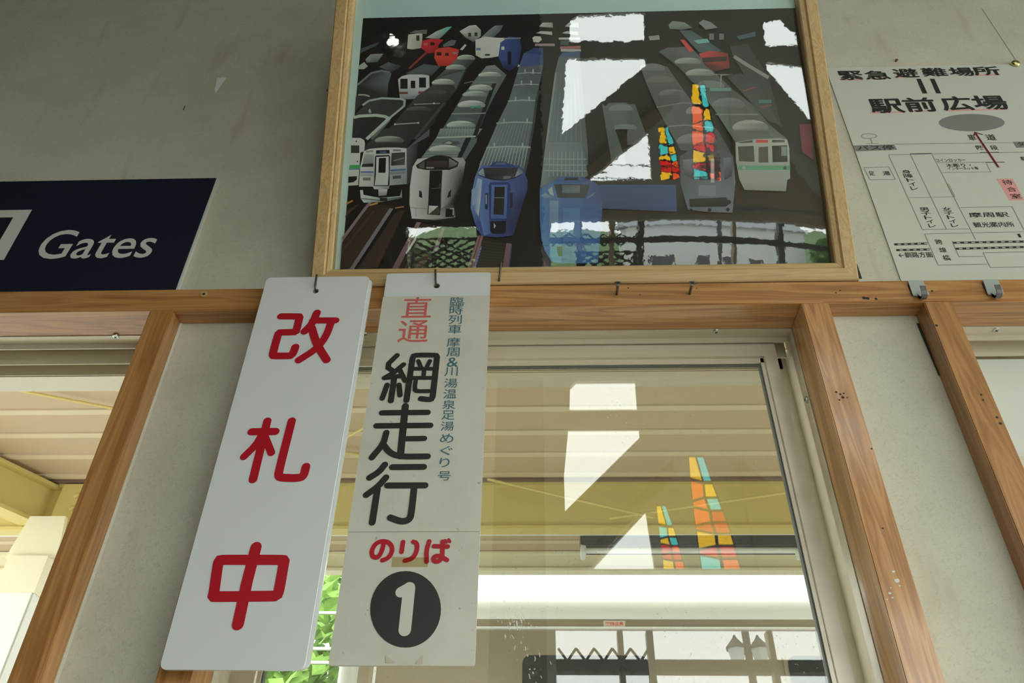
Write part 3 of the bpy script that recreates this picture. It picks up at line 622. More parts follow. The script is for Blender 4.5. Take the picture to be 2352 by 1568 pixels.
# printed picture, flat inks on paper
pr = Print(ppix, pat, .0, .000008)
def K(r, g, b):
    q = lin((r, g, b)); y = .2 * q[0] + .7 * q[1] + .1 * q[2]
    return tuple(min(.86, (c * .86 + y * .14) * 1.75) for c in q)
uL, uR, vB_, vT = U0 + .02, U1 - .02, VB + .02, V1 - .02
pr.poly([(uL, vB_), (uR, vB_), (uR, vT), (uL, vT)], K(160, 190, 184), pixel=False)
A = Zm(720, 0, 2.376); B = Zm(1300, 0, 2.376); z1 = Zm(780, 300, 4.752); z2 = Zm(1060, 330, 5.2265); z3 = Zm(800, 20, 5.2265); z4 = Zm(1100, 20, 4.356); z5 = Zm(1440, 20, 3.267); z6 = Zm(1260, 420, 3.5636)
ul, vt = ppix(834, 40); vt = (ppix(834, 40)[1] + ppix(1830, 20)[1]) / 2; ul2 = ppix(783, 622)[0]
pr.poly([(ul2, vB_), (uR, vB_), (uR, vt), (ul, vt)], [K(30, 24, 22), K(34, 30, 28), K(24, 23, 22), K(20, 19, 19)], pixel=False)
def g(Z, pts, *cols):
    """polygon traced in a zoomed view; several colours are spread over its corners"""
    cs = [K(*c) for c in cols]; n = len(pts)
    pr.fan([Z(*p) for p in pts], cs[0] if len(cs) == 1 else [cs[min(len(cs) - 1, i * len(cs) // n)] for i in range(n)])
def r4(Z, x0, y0, x1, y1, *c): g(Z, [(x0, y0), (x1, y0), (x1, y1), (x0, y1)], *c)
def ln(Z, pts, w, c): pr.stroke([Z(*p) for p in pts], w, K(*c), cap=False)
def dome(Z, x, y, rx, ry, c, c2=None):
    q = [(x + rx * math.cos(math.pi + math.pi * k / 12), y + ry * math.sin(math.pi + math.pi * k / 12)) for k in range(13)] + [(x + rx * .9, y + ry * .35), (x - rx * .9, y + ry * .35)]
    g(Z, q, *([c] if not c2 else [c, c, c2]))
# -- far, blurred models
g(z3, [(150, 480), (380, 395), (340, 440), (150, 530)], (70, 80, 80)); g(z3, [(205, 610), (270, 545), (420, 540), (350, 640), (220, 650)], (130, 140, 134), (80, 86, 84))
g(z3, [(120, 690), (190, 640), (235, 690), (190, 725), (118, 725)], (150, 160, 150)); g(z3, [(370, 700), (480, 640), (640, 690), (520, 760)], (84, 94, 94), (52, 56, 56))
g(z3, [(110, 920), (270, 780), (400, 735), (520, 775), (480, 900), (470, 1060), (100, 1140)], (40, 42, 42), (92, 100, 100), (48, 50, 50)); ln(z3, [(110, 915), (280, 770), (400, 745), (500, 765)], .004, (104, 114, 114))
g(z3, [(705, 480), (720, 310), (890, 292), (885, 470), (770, 490)], (186, 188, 172), (150, 152, 142)); g(z3, [(735, 290), (800, 262), (945, 250), (940, 305), (890, 300)], (104, 106, 100)); r4(z3, 815, 320, 855, 385, (54, 54, 52))
g(z3, [(930, 350), (1060, 270), (1180, 222), (1245, 215), (1130, 330), (1090, 362)], (170, 182, 174), (80, 178, 166), (112, 134, 126))
g(z3, [(930, 515), (955, 530), (745, 722), (715, 715)], (124, 48, 36))
g(z3, [(872, 470), (885, 385), (1000, 358), (1145, 372), (1085, 430), (1065, 520), (960, 540)], (196, 28, 44), (176, 24, 34), (150, 20, 28)); r4(z3, 985, 405, 1035, 440, (50, 12, 16)); r4(z3, 905, 412, 950, 440, (170, 96, 92))
g(z3, [(945, 560), (1030, 560), (1040, 680), (950, 670)], (18, 16, 16))
g(z3, [(1032, 590), (1040, 505), (1085, 475), (1200, 458), (1330, 490), (1305, 610), (1210, 690), (1080, 686)], (206, 60, 40), (196, 44, 34), (170, 34, 30)); r4(z3, 1062, 522, 1118, 562, (44, 20, 18)); r4(z3, 1162, 530, 1206, 566, (60, 24, 20)); r4(z3, 1255, 520, 1312, 545, (150, 112, 104))
g(z3, [(1140, 430), (1230, 375), (1300, 380), (1270, 440), (1140, 460)], (98, 102, 104)); g(z3, [(1335, 272), (1450, 205), (1530, 195), (1592, 255), (1590, 330), (1500, 400), (1410, 350)], (186, 190, 182), (140, 146, 142), (96, 100, 98)); r4(z3, 1440, 290, 1475, 335, (40, 40, 40)); r4(z3, 1515, 285, 1550, 330, (50, 50, 50)); g(z3, [(1340, 490), (1400, 425), (1420, 440), (1370, 500)], (180, 182, 176))
g(z4, [(20, 290), (100, 215), (160, 170), (245, 165), (210, 230), (140, 290)], (120, 128, 128), (84, 92, 92)); g(z3, [(1525, 375), (1640, 335), (1790, 350), (1900, 350), (1905, 480), (1870, 560), (1700, 590), (1600, 596), (1530, 560)], (196, 200, 184), (188, 192, 180), (170, 176, 166)); r4(z3, 1535, 472, 1590, 500, (92, 108, 150)); r4(z3, 1820, 455, 1890, 485, (84, 104, 150)); r4(z3, 1640, 545, 1700, 565, (48, 46, 44))
g(z4, [(195, 480), (215, 340), (300, 278), (410, 296), (425, 400), (395, 560), (310, 625), (240, 590)], (54, 78, 138), (36, 54, 104), (28, 38, 76)); g(z4, [(285, 430), (325, 430), (320, 560), (290, 560)], (20, 24, 34)); r4(z4, 225, 380, 255, 412, (190, 190, 176)); ln(z4, [(250, 300), (420, 295)], .003, (112, 126, 140))
for x, w in ((640, 100), (900, 96)):
    g(z4, [(x - 40, 180), (x, 140), (x + 95, 140), (x + 100, 190)], (170, 174, 168), (140, 146, 144)); g(z4, [(x - 70, 245), (x - 20, 225), (x + 90, 230), (x + 95, 265)], (168, 174, 170))
g(z4, [(535, 290), (560, 275), (615, 278), (630, 310), (600, 340), (545, 335)], (186, 188, 172)); r4(z4, 560, 350, 760, 375, (150, 130, 136)); r4(z4, 800, 290, 1010, 310, (178, 182, 180)); r4(z4, 815, 318, 900, 365, (70, 80, 84)); g(z4, [(810, 380), (1020, 372), (1020, 400), (812, 405)], (160, 92, 96)); r4(z4, 820, 405, 1020, 430, (160, 164, 162))
# -- white commuter car
g(z3, [(690, 780), (905, 665), (1110, 690), (1000, 805), (780, 800)], (78, 88, 88), (60, 66, 66)); g(z3, [(597, 850), (640, 812), (720, 790), (900, 790), (972, 805), (975, 960), (900, 1030), (790, 1085), (620, 1090)], (196, 204, 200), (170, 180, 182), (120, 128, 132))
r4(z3, 625, 842, 712, 962, (28, 28, 30)); r4(z3, 750, 866, 804, 956, (24, 24, 26)); r4(z3, 850, 828, 932, 948, (26, 26, 28)); r4(z3, 610, 1000, 715, 1025, (110, 60, 60)); r4(z3, 840, 994, 900, 1020, (130, 54, 56))
# -- dark roofed trains, left
g(z3, [(80, 1230), (90, 1060), (170, 1030), (255, 1050), (180, 1130)], (56, 60, 60), (44, 46, 46)); ln(z3, [(120, 1035), (200, 1035), (255, 1055)], .003, (150, 160, 154))
g(z3, [(80, 1275), (240, 1112), (460, 1072), (660, 1090), (680, 1110), (672, 1170), (500, 1310), (300, 1280)], (64, 66, 66), (50, 52, 52), (58, 60, 60)); ln(z3, [(170, 1160), (250, 1105), (400, 1075), (640, 1086), (678, 1105), (670, 1170), (500, 1310)], .004, (150, 162, 158)); g(z3, [(240, 1220), (262, 1200), (280, 1250), (250, 1255)], (150, 160, 150))
g(z3, [(62, 1310), (200, 1265), (420, 1290), (500, 1312), (450, 1350), (230, 1568), (45, 1568)], (46, 47, 48), (38, 39, 40), (44, 45, 46)); ln(z3, [(65, 1308), (140, 1290), (330, 1280), (440, 1295), (485, 1320), (450, 1355), (220, 1568)], .006, (166, 176, 166)); ln(z3, [(500, 1330), (280, 1568)], .005, (96, 108, 106))
# -- white front with a green band
g(z1, [(133, 80), (230, 82), (268, 105), (278, 140), (270, 225), (228, 240), (204, 596), (90, 602)], (196, 206, 196), (186, 196, 188), (170, 180, 172)); r4(z1, 125, 162, 216, 246, (52, 56, 54)); g(z1, [(110, 376), (224, 374), (222, 412), (106, 418)], (34, 150, 66)); g(z1, [(106, 420), (222, 414), (221, 424), (105, 430)], (60, 90, 140)); g(z1, [(98, 502), (190, 498), (190, 535), (155, 562), (94, 572)], (24, 24, 24)); pr.disc(*z1(183, 117), 1.8, 1.8, K(40, 40, 40), n=10); pr.disc(*z1(195, 338), 1.8, 1.8, K(40, 40, 40), n=10)
# -- train with blue stripes: roof then front
g(z3, [(360, 1568), (540, 1390), (700, 1190), (830, 1045), (1000, 930), (1040, 850), (1180, 720), (1290, 610), (1420, 560), (1530, 600), (1420, 730), (1300, 980), (1160, 1140), (1010, 1390), (850, 1568)], (58, 56, 54), (66, 70, 68), (92, 100, 98), (54, 54, 52), (44, 43, 42))
g(z1, [(265, 225), (300, 150), (400, 60), (470, -20), (860, -30), (730, 195)], (52, 56, 56), (60, 62, 62), (46, 46, 46))
dome(z3, 1415, 600, 110, 46, (164, 174, 164), (110, 118, 112)); dome(z3, 1290, 718, 122, 46, (160, 170, 162), (104, 112, 108)); dome(z3, 1140, 895, 138, 52, (176, 184, 172), (120, 128, 122)); g(z3, [(1040, 850), (1180, 800), (1400, 740), (1290, 970), (1260, 900)], (84, 92, 92)); dome(z3, 1140, 895, 138, 52, (176, 184, 172), (120, 128, 122)); dome(z3, 1060, 1010, 120, 36, (70, 74, 72)); dome(z3, 845, 1215, 152, 40, (86, 92, 88), (58, 60, 58)); dome(z1, 545, 112, 160, 52, (142, 152, 146), (82, 88, 86))
ln(z3, [(560, 1390), (840, 1372)], .0022, (150, 158, 150)); ln(z3, [(790, 1150), (1100, 1138)], .0022, (130, 138, 130))
for q in ((562, 1390), (842, 1372), (1030, 1138)): pr.disc(*z3(*q), 2.2, 2.2, K(196, 204, 190), n=10)
ln(z3, [(1160, 1130), (800, 1568)], .0045, (64, 70, 68)); g(z1, [(735, 195), (985, -20), (980, 60), (855, 130), (850, 260), (780, 560), (735, 590)], (84, 90, 90), (40, 42, 42), (52, 56, 56))
g(z1, [(265, 226), (330, 200), (480, 186), (640, 186), (732, 196), (735, 585), (545, 600), (540, 640), (365, 642), (362, 612), (212, 612), (225, 400)], (200, 208, 200), (190, 198, 196), (120, 128, 130), (196, 204, 200), (208, 214, 204))
g(z1, [(272, 258), (374, 262), (370, 362), (252, 362)], (146, 158, 158), (120, 130, 132)); g(z1, [(252, 364), (370, 360), (369, 396), (240, 398)], (40, 42, 42)); g(z1, [(568, 246), (716, 238), (712, 376), (562, 384)], (54, 58, 58), (70, 74, 76), (40, 42, 42)); ln(z1, [(590, 330), (705, 300)], .002, (120, 128, 126)); g(z1, [(400, 216), (545, 212), (548, 252), (398, 256)], (26, 28, 32)); r4(z1, 440, 226, 510, 246, (62, 92, 140)); g(z1, [(290, 222), (368, 214), (366, 234), (288, 244)], (130, 136, 136)); g(z1, [(585, 206), (670, 208), (668, 226), (585, 226)], (110, 114, 114))
g(z1, [(388, 284), (400, 272), (540, 268), (552, 285), (546, 590), (535, 606), (372, 606), (376, 580)], (36, 38, 38)); g(z1, [(402, 290), (536, 284), (538, 470), (526, 596), (384, 598), (398, 480)], (192, 200, 196), (174, 182, 180)); g(z1, [(430, 302), (508, 298), (502, 462), (424, 462)], (22, 22, 24))
r4(z1, 230, 446, 372, 462, (66, 96, 164)); r4(z1, 228, 466, 372, 500, (150, 156, 160)); g(z1, [(558, 428), (722, 416), (722, 436), (556, 446)], (62, 92, 156)); g(z1, [(556, 452), (720, 442), (720, 474), (555, 484)], (118, 126, 132)); r4(z1, 256, 514, 340, 546, (104, 110, 106)); g(z1, [(580, 496), (672, 490), (670, 524), (580, 530)], (72, 76, 76))
g(z1, [(214, 612), (362, 612), (380, 644), (690, 628), (690, 740), (230, 690)], (22, 22, 22)); g(z1, [(425, 642), (525, 640), (512, 708), (425, 716)], (190, 198, 186), (120, 126, 120)); g(z1, [(224, 652), (256, 650), (262, 702), (440, 736), (660, 716), (680, 636), (684, 736), (450, 782), (265, 788), (232, 744)], (188, 198, 192), (160, 170, 168), (110, 118, 118), (176, 186, 180)); ln(z1, [(236, 742), (440, 762), (676, 730)], .0012, (40, 42, 42)); r4(z1, 440, 736, 520, 770, (24, 24, 24))
# -- white train with a black nose band
g(z3, [(1060, 1560), (1245, 1262), (1362, 1062), (1450, 950), (1560, 805), (1660, 690), (1760, 680), (1900, 800), (1760, 1040), (1650, 1262), (1535, 1560)], (84, 96, 94), (100, 112, 110), (120, 130, 126), (92, 100, 98), (70, 78, 78))
g(z1, [(890, 300), (1060, 72), (1100, -20), (1560, -20), (1500, 62), (1345, 300)], (96, 110, 108), (120, 134, 130), (104, 116, 114)); g(z1, [(1378, 80), (1442, 78), (1330, 302), (1280, 300)], (30, 32, 32)); g(z1, [(1442, 78), (1500, 70), (1500, 120), (1365, 330), (1330, 302)], (88, 98, 98)); g(z3, [(1660, 1080), (1730, 900), (1777, 900), (1640, 1260), (1535, 1560), (1490, 1540)], (34, 36, 36))
for y in range(5): ln(z1, [(1010 - y * 22, 150 + y * 32), (1310 - y * 4, 150 + y * 32)], .0008, (140, 152, 146))
for k in range(9): ln(z3, [(1170 + k * 38, 1535), (1200 + k * 34, 1430)], .0008, (134, 146, 142))
dome(z3, 1700, 805, 140, 44, (182, 190, 180), (120, 128, 124)); dome(z3, 1590, 965, 142, 52, (186, 196, 186), (130, 140, 134)); r4(z3, 1440, 980, 1510, 1000, (70, 130, 118)); dome(z3, 1520, 1040, 150, 50, (164, 174, 166), (110, 118, 116)); dome(z3, 1480, 1165, 168, 62, (190, 200, 188), (126, 136, 132)); g(z3, [(1470, 1170), (1520, 1175), (1590, 1160), (1585, 1200), (1530, 1190), (1470, 1205)], (56, 140, 120)); dome(z3, 1400, 1340, 110, 30, (90, 98, 96)); dome(z3, 1352, 1408, 174, 60, (176, 186, 176), (120, 130, 126)); dome(z1, 1150, 215, 176, 56, (180, 190, 180), (124, 134, 130)); g(z1, [(1110, 140), (1190, 112), (1300, 122), (1320, 150), (1240, 166)], (70, 78, 78)); g(z1, [(1140, 140), (1190, 118), (1235, 135), (1200, 152)], (150, 150, 140))
ln(z3, [(1060, 1552), (1530, 1535)], .003, (158, 168, 162)); ln(z3, [(1240, 1266), (1650, 1258)], .0022, (140, 150, 146)); ln(z3, [(1390, 900), (1480, 880), (1777, 890)], .002, (110, 118, 116))
g(z1, [(850, 312), (930, 300), (1345, 298), (1375, 345), (1355, 470), (1330, 620), (1250, 800), (1265, 950), (1045, 978), (790, 962), (764, 800), (768, 620), (798, 400)], (176, 174, 170), (150, 148, 148), (70, 68, 70), (22, 20, 22), (110, 106, 108), (198, 192, 190), (206, 202, 194), (214, 212, 202))
g(z1, [(1125, 436), (1250, 420), (1330, 430), (1300, 640), (1215, 800), (1110, 850)], (176, 170, 172), (90, 86, 90), (44, 42, 44), (150, 144, 148)); g(z1, [(832, 382), (925, 322), (1040, 274), (1120, 272), (1195, 284), (1302, 348), (1288, 396), (1200, 432), (940, 432), (850, 414)], (30, 28, 28)); g(z1, [(952, 336), (1176, 330), (1180, 400), (945, 412)], (66, 50, 54), (52, 42, 44)); g(z1, [(1196, 304), (1290, 358), (1268, 390), (1190, 412)], (120, 116, 116), (70, 68, 70)); g(z1, [(860, 382), (930, 330), (925, 420), (880, 408)], (84, 80, 78)); r4(z1, 946, 402, 1030, 416, (150, 146, 140))
g(z1, [(985, 436), (1122, 436), (1106, 700), (1104, 850), (1098, 925), (958, 918), (968, 800), (976, 640)], (26, 22, 22)); ln(z1, [(998, 636), (1095, 630), (1098, 580)], .0012, (90, 86, 84)); g(z1, [(870, 652), (898, 672), (904, 738), (868, 726)], (30, 28, 28)); g(z1, [(1218, 648), (1192, 672), (1174, 738), (1214, 722)], (28, 26, 28)); g(z1, [(974, 820), (1080, 824), (1100, 910), (965, 918)], (60, 58, 54)); g(z1, [(976, 822), (1078, 826), (1026, 872)], (196, 200, 190)); g(z1, [(976, 822), (1026, 872), (972, 916)], (170, 174, 166)); ln(z1, [(768, 842), (958, 858)], .001, (120, 116, 114)); ln(z1, [(832, 850), (836, 940)], .0008, (140, 136, 134)); g(z1, [(1160, 856), (1246, 850), (1248, 942), (1155, 948)], (20, 18, 20)); ln(z1, [(1205, 856), (1242, 854), (1240, 925)], .0015, (176, 172, 170)); g(z1, [(790, 962), (1045, 978), (1262, 952), (1260, 975), (1020, 1000), (820, 990)], (32, 30, 30))
# -- first blue train
g(z4, [(0, 1568), (80, 1392), (180, 1160), (300, 920), (400, 590), (450, 455), (550, 398), (640, 398), (645, 560), (600, 800), (572, 925), (552, 1130), (512, 1392), (470, 1568)], (108, 120, 122), (100, 110, 112), (86, 94, 98), (58, 70, 112), (84, 92, 96), (98, 108, 110), (92, 102, 104))
for k in range(13):
    t = k / 12; a = (30 + t * 440, 1560); b = (90 + t * 410, 1395); c = (195 + t * 345, 1160); d = (310 + t * 255, 930)
    ln(z4, [a, b], .0011, (146, 158, 156)); ln(z4, [b, c], .0008, (124, 134, 134)); ln(z4, [c, d], .0005, (112, 122, 122))
g(z4, [(400, 585), (450, 450), (640, 470), (640, 565)], (66, 84, 138), (54, 72, 124)); g(z4, [(450, 450), (560, 400), (642, 400), (640, 465)], (48, 64, 118)); g(z4, [(385, 590), (395, 560), (415, 580)], (170, 176, 172))
for y, x0, x1 in ((1392, 78, 515), (1150, 175, 560), (930, 290, 580), (770, 350, 600), (655, 385, 620)): ln(z4, [(x0, y), ((x0 + x1) / 2, y - 10), (x1, y - 5)], .0026 if y > 900 else .0018, (150, 160, 158)); r4(z4, x1 - 85, y - 45, x1 - 70, y, (160, 170, 168)); r4(z4, x0 + 70, y - 45, x0 + 84, y, (150, 160, 158))
ln(z4, [(600, 820), (575, 930), (550, 1140), (505, 1400), (470, 1568)], .004, (62, 70, 72))
g(z2, [(190, 340), (305, 45), (815, 40), (835, 60), (760, 340), (690, 270), (250, 270)], (112, 126, 128), (96, 106, 108), (84, 92, 96))
for k in range(14): ln(z2, [(310 + k * 37, 50), (215 + k * 41, 300)], .0012, (150, 162, 160))
ln(z2, [(300, 55), (560, 38), (830, 50)], .0026, (150, 160, 158)); ln(z2, [(820, 60), (760, 330), (740, 420)], .005, (66, 74, 78))
g(z2, [(190, 335), (250, 264), (690, 262), (748, 335), (795, 450), (790, 560), (740, 720), (680, 920), (622, 1105), (440, 1132), (240, 1110), (160, 960), (110, 770), (118, 640), (135, 540), (160, 420)], (76, 96, 150), (64, 82, 140), (56, 66, 116), (40, 44, 84), (46, 54, 98), (60, 76, 136), (96, 118, 168), (88, 116, 172))
g(z2, [(262, 445), (330, 470), (335, 930), (345, 1080), (270, 1110), (220, 900)], (78, 104, 164), (72, 98, 160), (84, 112, 172)); g(z2, [(195, 415), (248, 440), (228, 700), (205, 880), (160, 800), (150, 640)], (150, 166, 186), (168, 182, 194), (110, 136, 176)); g(z2, [(120, 560), (195, 520), (190, 700), (130, 760)], (120, 142, 180), (128, 150, 186))
g(z2, [(350, 262), (395, 228), (420, 220), (525, 222), (545, 240), (625, 258), (640, 285), (330, 285)], (48, 66, 124)); g(z2, [(418, 232), (530, 232), (540, 258), (405, 260)], (84, 96, 130)); g(z2, [(262, 296), (680, 290), (655, 360), (640, 412), (520, 442), (380, 434), (285, 405)], (58, 60, 62), (74, 76, 78), (40, 42, 44)); r4(z2, 505, 395, 590, 430, (104, 108, 110)); g(z2, [(200, 352), (262, 302), (284, 404), (218, 388)], (150, 158, 160), (96, 116, 150)); g(z2, [(690, 296), (742, 345), (720, 375), (642, 412), (660, 360)], (96, 106, 130), (150, 152, 156)); ln(z2, [(205, 385), (285, 412), (380, 438), (520, 445), (640, 415), (725, 375)], .0016, (30, 34, 48))
g(z2, [(328, 500), (345, 470), (560, 466), (588, 500), (592, 870), (560, 932), (335, 918)], (42, 60, 112)); g(z2, [(362, 500), (552, 498), (540, 905), (352, 902)], (80, 106, 166), (70, 92, 150)); g(z2, [(398, 524), (520, 524), (508, 862), (384, 854)], (34, 34, 36), (44, 42, 40)); ln(z2, [(395, 655), (515, 655)], .0018, (96, 112, 140)); g(z2, [(284, 604), (320, 600), (316, 795), (282, 790)], (36, 44, 66)); r4(z2, 290, 620, 305, 730, (140, 150, 160)); g(z2, [(584, 600), (616, 596), (612, 775), (584, 780)], (36, 42, 64)); g(z2, [(350, 935), (536, 935), (530, 1062), (505, 1086), (372, 1086), (345, 1050)], (22, 22, 24)); g(z2, [(388, 955), (414, 992), (390, 1026)], (160, 166, 166))
# -- second blue train and the grey ones behind the reflections
g(z4, [(648, 1500), (700, 1100), (760, 650), (800, 485), (1010, 470), (1050, 1000), (1090, 1420), (1090, 1568), (640, 1568)], (100, 112, 116), (92, 102, 106), (78, 86, 90), (82, 92, 96), (90, 100, 104)); g(z4, [(800, 490), (840, 445), (1010, 430), (1010, 480)], (60, 90, 130))
for k in range(7): ln(z4, [(700 + k * 55, 1560), (745 + k * 45, 1100), (790 + k * 32, 650)], .0007, (120, 130, 132))
ln(z4, [(660, 1500), (710, 1100), (770, 650)], .0035, (128, 138, 138))
g(z2, [(942, 540), (985, 230), (1010, -10), (1440, -10), (1520, 390), (1460, 420), (1190, 410), (1110, 450)], (112, 124, 126), (96, 108, 112), (84, 92, 98))
for k in range(9): ln(z2, [(1060 + k * 48, 100), (1050 + k * 50, 400)], .0012, (138, 150, 150))
for y in (190, 260, 330): ln(z2, [(990, y), (1500, y + 5)], .002, (134, 146, 146))
g(z2, [(940, 548), (1020, 500), (1120, 442), (1190, 402), (1460, 410), (1560, 450), (1660, 510), (1705, 640), (1690, 790), (1640, 1440), (1190, 1445), (1080, 1420), (1000, 1290), (958, 1150), (940, 900)], (70, 112, 164), (58, 92, 146), (52, 72, 120), (54, 70, 116), (50, 84, 140), (62, 116, 172), (66, 118, 172), (60, 104, 160))
g(z2, [(1060, 690), (1165, 690), (1160, 1000), (1120, 1150), (1060, 1000)], (104, 132, 158), (88, 122, 160)); g(z2, [(945, 630), (1010, 600), (1110, 660), (990, 665)], (120, 144, 160), (76, 110, 150)); g(z2, [(1040, 560), (1085, 520), (1110, 640), (1060, 610)], (150, 160, 150)); g(z2, [(1112, 494), (1538, 498), (1510, 600), (1485, 660), (1155, 655)], (52, 56, 58)); r4(z2, 1208, 505, 1420, 596, (92, 104, 112)); g(z2, [(1185, 440), (1225, 402), (1420, 402), (1470, 445)], (70, 96, 134)); g(z2, [(1240, 415), (1400, 412), (1400, 445), (1230, 448)], (48, 54, 56)); g(z2, [(1510, 650), (1600, 590), (1590, 620), (1510, 665)], (100, 120, 150))
g(z2, [(1195, 770), (1220, 725), (1430, 725), (1455, 770), (1450, 1440), (1200, 1440)], (52, 92, 146)); g(z2, [(1215, 780), (1420, 780), (1420, 1180), (1215, 1180)], (66, 110, 160)); g(z2, [(1142, 1242), (1212, 1240), (1212, 1360), (1165, 1355), (1145, 1300)], (24, 24, 26)); ln(z2, [(965, 1222), (1145, 1242)], .0012, (40, 76, 124)); g(z2, [(980, 1380), (1060, 1420), (1200, 1445), (1205, 1500), (985, 1500)], (28, 26, 28)); g(z2, [(985, 1390), (1040, 1500), (985, 1500)], (90, 66, 72))
g(z6, [(420, 20), (1040, 22), (1048, 240), (440, 215)], (54, 72, 116), (60, 76, 118), (50, 62, 100))
g(z5, [(0, 720), (60, 725), (110, 860), (160, 1010), (0, 1030)], (84, 92, 94), (70, 78, 80)); g(z4, [(1240, 1010), (1300, 950), (1481, 945), (1481, 1180), (1330, 1200)], (88, 96, 98)); dome(z4, 1420, 1010, 120, 48, (112, 120, 120)); dome(z4, 1460, 1200, 120, 40, (110, 118, 118)); g(z4, [(1230, 960), (1290, 1000), (1480, 1568), (1330, 1568)], (84, 96, 98), (74, 84, 86))
g(z5, [(95, 430), (160, 420), (300, 440), (440, 640), (560, 800), (690, 930), (790, 1110), (400, 1065), (300, 890), (220, 740), (140, 560)], (84, 88, 90), (74, 78, 80), (82, 86, 88)); dome(z5, 340, 650, 105, 40, (112, 116, 118), (86, 90, 92)); dome(z5, 190, 455, 95, 38, (104, 110, 110)); dome(z5, 250, 545, 105, 36, (98, 104, 102)); dome(z5, 520, 1000, 150, 60, (116, 120, 124), (92, 96, 100)); ln(z5, [(220, 745), (420, 712), (550, 718)], .0026, (112, 116, 116)); ln(z5, [(300, 890), (440, 878), (640, 900)], .0028, (116, 120, 122)); dome(z5, 500, 780, 60, 40, (126, 130, 122))
g(z5, [(395, 1110), (480, 1060), (720, 1060), (795, 1108), (812, 1310), (790, 1535), (600, 1530), (455, 1512), (400, 1320)], (70, 72, 80), (80, 84, 94), (104, 108, 120), (92, 96, 108), (78, 82, 92)); g(z5, [(418, 1140), (500, 1130), (505, 1290), (430, 1250)], (112, 116, 122), (60, 62, 66)); g(z5, [(540, 1120), (700, 1120), (700, 1290), (545, 1290)], (58, 58, 64)); g(z5, [(720, 1125), (785, 1120), (785, 1260), (730, 1290)], (108, 114, 122), (58, 60, 66)); g(z5, [(465, 1432), (740, 1420), (772, 1465), (740, 1490), (470, 1492)], (26, 26, 28)); r4(z5, 535, 1330, 665, 1410, (112, 116, 128)); ln(z5, [(640, 1130), (640, 1310)], .006, (150, 152, 152))
for q in ((478, 1520), (617, 1515), (755, 1512), (765, 1455)): pr.disc(*z5(*q), 4.5, 4.5, K(30, 30, 32), n=12)
# -- white and green commuter train
g(z5, [(300, 300), (470, 290), (560, 380), (650, 480), (800, 620), (960, 740), (1060, 870), (1205, 990), (810, 1005), (650, 760), (520, 590), (380, 440), (235, 330)], (84, 90, 90), (76, 82, 82), (98, 104, 100), (74, 80, 80)); dome(z5, 455, 408, 100, 34, (146, 152, 146), (112, 118, 114)); dome(z5, 545, 495, 106, 38, (150, 156, 148), (116, 122, 118)); dome(z5, 620, 585, 110, 40, (110, 116, 116)); r4(z5, 620, 600, 780, 625, (100, 140, 130)); dome(z5, 760, 730, 125, 56, (112, 118, 120), (98, 104, 106)); dome(z5, 925, 900, 135, 60, (146, 152, 146), (108, 114, 110)); ln(z5, [(640, 500), (790, 500), (705, 505), (700, 600)], .0022, (126, 132, 132)); ln(z5, [(660, 800), (980, 800)], .0022, (124, 130, 130))
g(z5, [(812, 1008), (950, 985), (1150, 978), (1200, 990), (1215, 1050), (1222, 1280), (1200, 1290), (1190, 1375), (880, 1365), (840, 1285), (815, 1150)], (150, 154, 146), (160, 164, 156), (140, 146, 142), (126, 128, 120), (144, 146, 136)); g(z5, [(830, 1040), (948, 1035), (955, 1155), (838, 1150)], (72, 74, 68)); g(z5, [(985, 1045), (1055, 1040), (1058, 1160), (985, 1160)], (84, 80, 70)); g(z5, [(1085, 1035), (1198, 1030), (1202, 1155), (1090, 1158)], (54, 58, 58)); r4(z5, 1155, 1040, 1195, 1110, (120, 128, 130)); r4(z5, 832, 1182, 1222, 1215, (82, 146, 112)); r4(z5, 965, 990, 1055, 1012, (196, 70, 62)); g(z5, [(830, 1008), (940, 992), (940, 1010), (850, 1015)], (70, 72, 68)); g(z5, [(1085, 990), (1180, 990), (1180, 1008), (1085, 1010)], (80, 82, 80)); pr.disc(*z5(876, 1200), 4, 4, K(150, 150, 140), n=12); pr.disc(*z5(1182, 1200), 4, 4, K(60, 80, 72), n=12)
